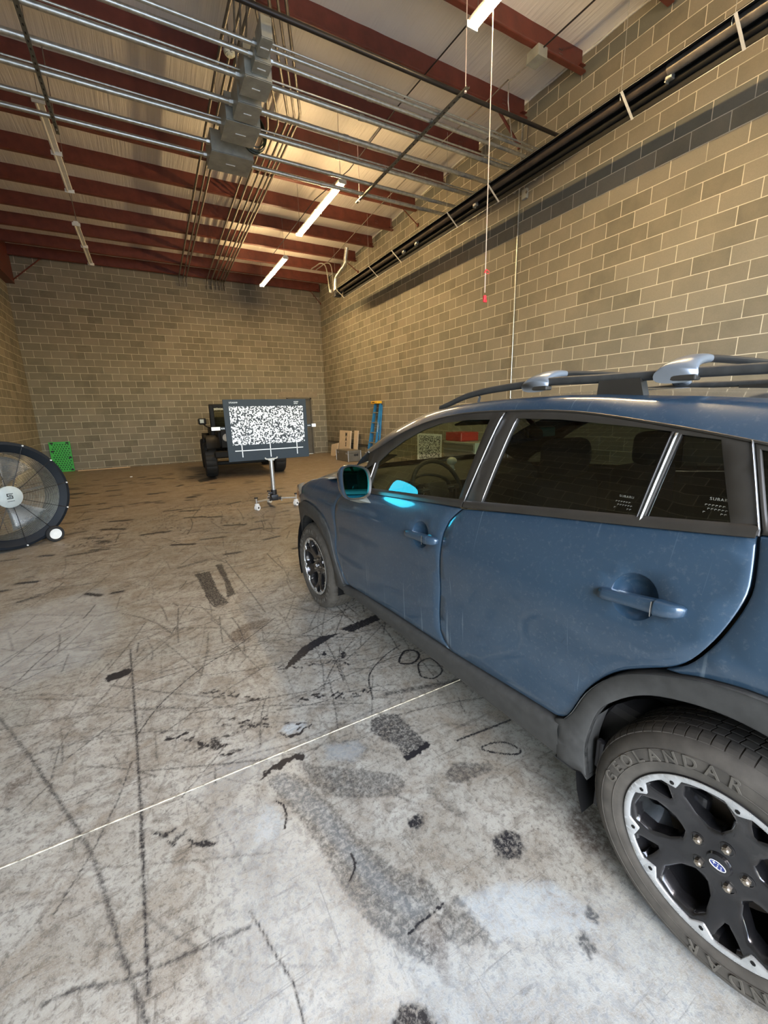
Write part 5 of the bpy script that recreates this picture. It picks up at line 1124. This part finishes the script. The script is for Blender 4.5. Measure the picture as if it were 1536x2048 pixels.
# wheels
def wheel(side, wy, rot):
    fx = side * .875
    WH = empty('wheel', (fx, wy, .345), parent=CAR, rot=(0, 0, 0 if side < 0 else pi))   # local: outer face towards -x
    # tyre: depth runs +x (inwards)
    m = MB(); pr = [(.222, .020), (.232, .004), (.250, -.002), (.285, -.006), (.305, -.002), (.318, .006), (.326, .013), (.333, .022), (.3385, .035), (.341, .05), (.342, .085), (.342, .145), (.341, .18), (.333, .21), (.30, .225), (.24, .215), (.22, .20)]
    rings = [(r, h) for r, h in pr]
    m.lathe(rings, 180, 'X'); ty = m.build('tire', M['rubber'], WH, smooth=True, angle=60)
    # tread blocks: shoulder sipes and long grooves as raised ribs
    N = 72; m = MB()
    for (h0, h1) in ((.020, .058), (.066, .090), (.098, .122), (.130, .154), (.162, .198)):
        sh = h0 in (.020, .162)
        for k in range(N if True else 0):
            a0 = 2 * pi * (k + (.5 if not sh else 0)) / N + .0; a1 = a0 + 2 * pi / N * .86; tw = .02 if not sh else .0
            def rr(h): return float(np.interp(h, [.013, .022, .035, .05, .085, .18, .21], [.3285, .3355, .3415, .3445, .3462, .3445, .336]))
            hs = np.linspace(h0, h1, 4 if sh else 2)
            rows = [[(h, rr(h) * cos(a + tw * (h - h0) / .03), rr(h) * sin(a + tw * (h - h0) / .03)) for h in hs] for a in (a0, (a0 + a1) / 2, a1)]
            inn = .0065
            R_ = lambda p: (p[0], p[1] * (1 - inn / .345), p[2] * (1 - inn / .345))
            m.loft(rows); m.loft([rows[0], [R_(p) for p in rows[0]]]); m.loft([rows[-1], [R_(p) for p in rows[-1]]])
            m.loft([[r[0] for r in rows], [R_(r[0]) for r in rows]]); m.loft([[r[-1] for r in rows], [R_(r[-1]) for r in rows]])
    m.build('tread', M['rubber'], ty, merge=False)
    m = MB()
    for r_ in (.262, .296, .312): m.tube([(-.0045 if r_ < .3 else (.0 if r_ < .305 else .0035), r_ * cos(a), r_ * sin(a)) for a in [2 * pi * k / 96 for k in range(96)]], .0011, 5, closed=True)
    m.build('sidewall_ring', M['rubber'], ty, smooth=True)
    # raised lettering on the sidewall
    def lettering(txt, a_start, a_step, size, r_):
        for k, ch in enumerate(txt):
            if ch == ' ': continue
            me = text_mesh(ch, size, .0012, .0006); a = R(a_start + a_step * k)
            # text plane (x right, y up) -> wheel plane seen from -x: right = -y(world), up = radial
            t_ang = a   # angle measured from +y(forward) towards +z
            rad = Vector((0, cos(t_ang), sin(t_ang))); tan = Vector((0, sin(t_ang) * 1, -cos(t_ang))) * 1
            tan = Vector((0, -sin(t_ang) * 1, cos(t_ang)))
            mt = Matrix(((0, 0, -1, 0), (tan.y, rad.y, 0, 0), (tan.z, rad.z, 0, 0), (0, 0, 0, 1)))
            mt.translation = Vector((-.0065, 0, 0)) + rad * r_
            me.transform(mt); link('tire_lettering', me, M['rubber_text'], ty)
    if side < 0:
        r2d = 0
        lettering('GEOLANDAR', 12.5, 9.9, .046, .278); lettering('G91', 112, 8.0, .036, .280)
        lettering('GEOLANDAR', 192.5, 9.9, .046, .278)
    # rim barrel
    m = MB(); m.lathe([(.229, .012), (.233, .004), (.230, .000), (.226, .004), (.222, .02), (.212, .045), (.206, .10), (.206, .20), (.215, .205)], 96, 'X'); m.build('rim_barrel', M['gloss_black'], WH, smooth=True)
    def face(a, b, d, base=0.0):
        r = hypot(a, b); dish = float(np.interp(r, [0, .05, .09, .14, .18, .21, .23], [.030, .032, .034, .024, .012, .006, .004])); return (dish + base + d, a, b)
    big, small, tabs = [], [], []
    for k in range(5):
        A = R(72 * k + rot)
        def pp(r, da): return (r * cos(A + R(da)), r * sin(A + R(da)))
        big.append([pp(.088, -9), pp(.088, 9), pp(.118, 19), pp(.165, 19.5), pp(.196, 13), pp(.204, 0), pp(.196, -13), pp(.165, -19.5), pp(.118, -19)])
        B = A + R(36)
        def qq(r, da): return (r * cos(B + R(da)), r * sin(B + R(da)))
        small.append([qq(.158, -1.5), qq(.158, 1.5), qq(.186, 6.5), qq(.203, 8), qq(.208, 0), qq(.203, -8), qq(.186, -6.5)])
        tabs += [B - R(15.5), B + R(15.5)]
    plate('spoke_face', circ(0, 0, .2165, 120), big + small, lambda a, b, d: face(a, b, d), M['gloss_black'], WH, thick=.045, lip=.006, step=.012, grid=.014)
    # machined outer ring with pointed tabs
    inner = []
    for i in range(360):
        a = 2 * pi * i / 360; dm = min(abs((a - t_ + pi) % (2 * pi) - pi) for t_ in tabs); dd = math.degrees(dm)
        inner.append(((.2125 - .022 * max(0, 1 - (dd / 7.2)) ** .8 + (.0 if dd > 9 else 0)) * cos(a), (.2125 - .022 * max(0, 1 - (dd / 7.2)) ** .8) * sin(a)))
    hexes = [circ(.2035 * cos(t_), .2035 * sin(t_), .0052, 6, t_) for t_ in tabs]
    plate('machined_ring', circ(0, 0, .2290, 160), [inner] + hexes, lambda a, b, d: face(a, b, d, -.0050), M['machined'], WH, thick=.005, lip=.0012, step=.006, grid=.5) if False else None
    ring_h = [[p for p in inner]]
    plate('machined_ring', circ(0, 0, .2290, 160), ring_h, lambda a, b, d: face(a, b, d, -.0050), M['machined'], WH, thick=.006, lip=.0012, step=.006, grid=.5)
    for t_ in tabs:
        m = MB(); c_ = (.2065 * cos(t_), .2065 * sin(t_)); m.poly([(face(*c_, 0)[0] - .0056, c_[0] + .0058 * cos(q), c_[1] + .0058 * sin(q)) for q in [t_ + 2 * pi * j / 6 for j in range(6)]]); 
        m.cyl((face(*c_, 0)[0] - .0056, *c_), (face(*c_, 0)[0] + .004, *c_), .0058, n=6); m.build('hex_recess', M['ink'], WH)
    m = MB(); m.lathe([(0, .022), (.018, .022), (.026, .024), (.029, .030), (.030, .045)], 48, 'X'); hc = m.build('center_cap', M['gloss_black'], WH, smooth=True)
    m = MB(); m.tube([(.0205, .0175 * cos(a), .0105 * sin(a)) for a in [2 * pi * k / 32 for k in range(32)]], .0010, 5, closed=True)
    def star(cx_, cz_, s_):
        return [(.0203, cx_ + s_ * (1 if k % 2 == 0 else .25) * cos(pi / 2 + pi * k / 4), cz_ + s_ * (1 if k % 2 == 0 else .25) * sin(pi / 2 + pi * k / 4)) for k in range(8)]
    m.poly(star(.008, .003, .0062))
    for cx_, cz_ in ((-.001, .0045), (-.008, .001), (-.0005, -.0015), (-.0085, -.0045), (.0, -.0065)): m.poly(star(cx_, cz_, .0030))
    q = MB(); q.poly([(.0212, .0175 * cos(a), .0105 * sin(a)) for a in [2 * pi * k / 32 for k in range(32)]]); eb = q.build('emblem', M['badge_blue'], hc); m.build('emblem_stars', M['white_paint'], hc)
    m2 = Matrix.Rotation(R(-50), 4, 'X')
    for o_ in (eb,): o_.rotation_euler = (R(12), 0, 0)
    for k in range(5):
        a = R(72 * k + rot + 36 - 12); c_ = (.057 * cos(a), .057 * sin(a)); m = MB(); m.cyl((.040, *c_), (.022, *c_), .0105, .0095, 6); m.cyl((.022, *c_), (.019, *c_), .008, .005, 10); m.build('lug_nut', M['lug'], WH, smooth=True)
        m = MB(); m.lathe([(.017, .0), (.0145, -.001), (.0125, .012)], 20, 'X'); m.xf(Matrix.Translation((.032, *c_))); m.build('lug_seat', M['gloss_black'], WH, smooth=True)
    m = MB(); m.cyl((.10, 0, 0), (.115, 0, 0), .145, n=48); m.cyl((.07, 0, 0), (.11, 0, 0), .07, n=32); m.build('brake_disc', M['rust'], WH, smooth=True)
    m = MB(); m.box((.10, .10 if side < 0 else -.1, .06), (.06, .09, .13), bev=.012); m.build('brake_caliper', M['black'], WH)
    return WH
M['rubber_text'] = simple('raised_rubber', (.085, .078, .064), .6, 0, .2, 30)
wheel(-1, 0, 75); wheel(-1, AX, 80); wheel(1, 0, 20); wheel(1, AX, 50)

# cabin
m = MB(); m.box((0, .55, .45), (1.5, 3.3, .20), bev=.03); m.box((0, .0, .62), (.2, 2.6, .1)); m.build('cabin_floor', M['interior'], CAR)
m = MB(); rows = []
for y, z in ((2.34, 1.105), (2.20, 1.118), (2.06, 1.115), (1.95, 1.095), (1.88, 1.04), (1.86, .90), (1.90, .70), (1.95, .5)):
    rows.append([(x, y + .05 * (1 - (x / .74) ** 2), z + .008 * math.exp(-((x + .36) / .16) ** 2) * (3 if 1.9 < y < 2.1 else 1)) for x in np.linspace(-.74, .74, 25)])
m.loft(rows); ds = m.build('dashboard', M['interior'], CAR, smooth=True)
m = MB(); m.tube(crv([(-.56, 1.86, .98), (-.52, 1.88, 1.07), (-.36, 1.90, 1.112), (-.20, 1.88, 1.07), (-.16, 1.86, .98)], 5), .012, 8); m.build('instrument_hood', M['interior'], ds, smooth=True)
for x in (-.43, -.29):
    m = MB(); m.cyl((x, 1.90, 1.015), (x, 1.868, 1.010), .048, n=28); g_ = m.build('gauge', M['ink'], ds, smooth=True); m = MB(); m.tube([(x + .042 * cos(a), 1.866, 1.010 + .042 * sin(a)) for a in [R(-40 + 13 * k) for k in range(21)]], .0025, 5); m.box((x - .01, 1.865, 1.012), (.04, .003, .003), rot=None); m.build('gauge_marks', M['white_paint'], g_)
m = MB(); m.box((.0, 1.86, .98), (.24, .02, .15), bev=.01); sc = m.build('screen', M['ink'], ds)
for x in (-.66, -.12, .12, .66): m = MB(); m.box((x, 1.865, .95), (.035, .02, .12), bev=.008); m.build('air_vent', M['trim_black'], ds)
sw = empty('steering_wheel', (-.365, 1.76, 1.035), rot=(R(66), 0, 0), parent=CAR)
m = MB(); m.tube([(.185 * cos(a), .185 * sin(a), 0) for a in [2 * pi * k / 48 for k in range(48)]], .014, 10, closed=True); m.build('steering_rim', M['interior'], sw, smooth=True)
m = MB(); m.box((0, -.01, -.01), (.16, .12, .05), bev=.02); m.box((-.11, 0, 0), (.12, .03, .02), bev=.006); m.box((.11, 0, 0), (.12, .03, .02), bev=.006); m.box((0, -.11, 0), (.04, .13, .02), bev=.006); m.build('steering_hub', M['interior'], sw, smooth=True)
m = MB(); m.box((-.10, .0, .012), (.05, .004, .003)); m.box((.10, 0, .012), (.05, .004, .003)); m.build('spoke_trim', M['alu'], sw)
def seat(x, y, w_, nm='seat'):
    s_ = empty(nm, (x, y, 0), parent=CAR)
    m = MB(); m.box((0, .0, .62), (w_, .52, .16), bev=.05, seg=3); m.build('cushion', M['seat'], s_, smooth=True)
    m = MB(); m.box((0, -.30, .92), (w_ - .02, .14, .60), rot=None, bev=.055, seg=3); m.build('backrest', M['seat'], s_, smooth=True)
    for dx in ((0,) if w_ < .8 else (-.4, .4)):
        m = MB(); m.box((dx, -.33, 1.30), (.26, .10, .17), bev=.04, seg=3); m.cyl((dx - .06, -.33, 1.18), (dx - .06, -.33, 1.26), .006); m.cyl((dx + .06, -.33, 1.18), (dx + .06, -.33, 1.26), .006); m.build('headrest', M['seat'], s_, smooth=True)
seat(-.37, 1.20, .50, 'front_seat'); seat(.37, 1.20, .50, 'front_seat'); seat(0, .30, 1.26, 'rear_seat')
m = MB(); m.loft([[(x, y, z) for x in np.linspace(-.60, .60, 9)] for y, z in ((1.36, 1.49), (.9, 1.525), (.2, 1.50), (-.5, 1.42))]); m.build('headliner', simple('headliner_cloth', (.16, .155, .14), .9), CAR, smooth=True)
m = MB(); m.box((0, 1.30, 1.385), (.24, .03, .06), bev=.012); m.cyl((0, 1.32, 1.40), (0, 1.40, 1.47), .012); rv = m.build('rear_view_mirror', M['black'], CAR, smooth=True); m = MB(); m.box((0, 1.283, 1.385), (.22, .004, .05)); m.build('mirror_face', M['mirror'], rv)
for s in (-1, 1): m = MB(); m.box((s * .35, 1.36, 1.46), (.34, .15, .012), rot=(R(-15), 0, 0), bev=.004); m.build('sun_visor', M['interior'], CAR)
# printed markings on the rear side glass
for (yc, zc_, sz, nm) in ((.392, 1.236, .010, ''), (.172, 1.262, .011, '')):
    for k, ch in enumerate('SUBARU'):
        me = text_mesh(ch, sz, .0001); y = yc - k * sz * .72; z = zc_ + .020
        me.transform(Matrix(((0, 0, -1, 0), (-1, 0, 0, 0), (0, 1, 0, 0), (0, 0, 0, 1)))); me.transform(Matrix.Translation((-prof(y, z) + .0112, y, z))); link('glass_marking', me, M['galv_box'], L_[('rear_door', -1)])
    m = MB(); rr_ = random.Random(4)
    for r_ in range(3):
        for k in range(7):
            y = yc + .006 - k * .0075; z = zc_ + .006 - r_ * .009
            if rr_.random() < .8: m.box((-prof(y, z) + .0112, y, z), (.0004, .0045, .0012)); m.box((-prof(y, z) + .0112, y + .002, z - .003), (.0004, .001, .004))
    m.build('glass_marking', M['galv_box'], L_[('rear_door', -1)])
# white figurine on the dashboard
t = empty('dashboard_figurine', (1.80, 2.29, 1.112)); tag(t, 'small white round-headed figurine standing on the car dashboard', 'figurine')
m = MB(); m.sph((0, 0, .062), .034, (1.1, 1, .85), 20); m.build('head', M['white_plastic'], t, smooth=True)
m = MB(); m.sph((0, 0, .018), .020, (1, 1, 1.2), 16); m.sph((-.014, 0, .0), .013, (1, 1, .6), 12); m.sph((.016, 0, .0), .013, (1, 1, .6), 12); m.build('body', M['white_plastic'], t, smooth=True)

# ------------------------------------------------------------------ tidy: a part mesh whose pieces stand apart becomes one part per piece
KEEP = {'small_print', 'slots', 'black_lettering', 'label', 'logo', 'front_guard', 'rear_guard', 'vent_slots', 'tread', 'tire_lettering', 'glass_marking', 'lug_print'}
def clusters(me):
    b = bmesh.new(); b.from_mesh(me); b.verts.ensure_lookup_table(); seen = set(); isl = []
    for v in b.verts:
        if v.index in seen: continue
        st = [v]; seen.add(v.index); c = []
        while st:
            q = st.pop(); c.append(q.index)
            for e in q.link_edges:
                o = e.other_vert(q)
                if o.index not in seen: seen.add(o.index); st.append(o)
        isl.append(c)
    if len(isl) < 2: b.free(); return None
    co = np.array([v.co[:] for v in b.verts]); bb = [(co[c].min(0) - .003, co[c].max(0) + .003) for c in isl]; n = len(isl); par = list(range(n))
    def fd(i):
        while par[i] != i: i = par[i]
        return i
    for i in range(n):
        for j in range(i):
            if (bb[i][0] <= bb[j][1]).all() and (bb[j][0] <= bb[i][1]).all(): par[fd(i)] = fd(j)
    g = {}
    for i in range(n): g.setdefault(fd(i), []).extend(isl[i])
    if len(g) < 2 or len(g) > 40: b.free(); return None
    out = []
    for vs in g.values():
        s = set(vs); c = b.copy(); c.verts.ensure_lookup_table(); bmesh.ops.delete(c, geom=[v for v in c.verts if v.index not in s], context='VERTS')
        m2 = bpy.data.meshes.new(me.name); c.to_mesh(m2); c.free()
        for mt in me.materials: m2.materials.append(mt)
        out.append(m2)
    b.free(); return out
cache = {}
for o in [q for q in COL.objects if q.type == 'MESH' and q.parent]:
    base = o.name.split('.')[0]
    if base in KEEP or o.children: continue
    key = o.data.name
    if key not in cache: cache[key] = clusters(o.data)
    r = cache[key]
    if not r: continue
    for m2 in r[1:]:
        c = o.copy(); c.data = m2; COL.objects.link(c)
    o.data = r[0]
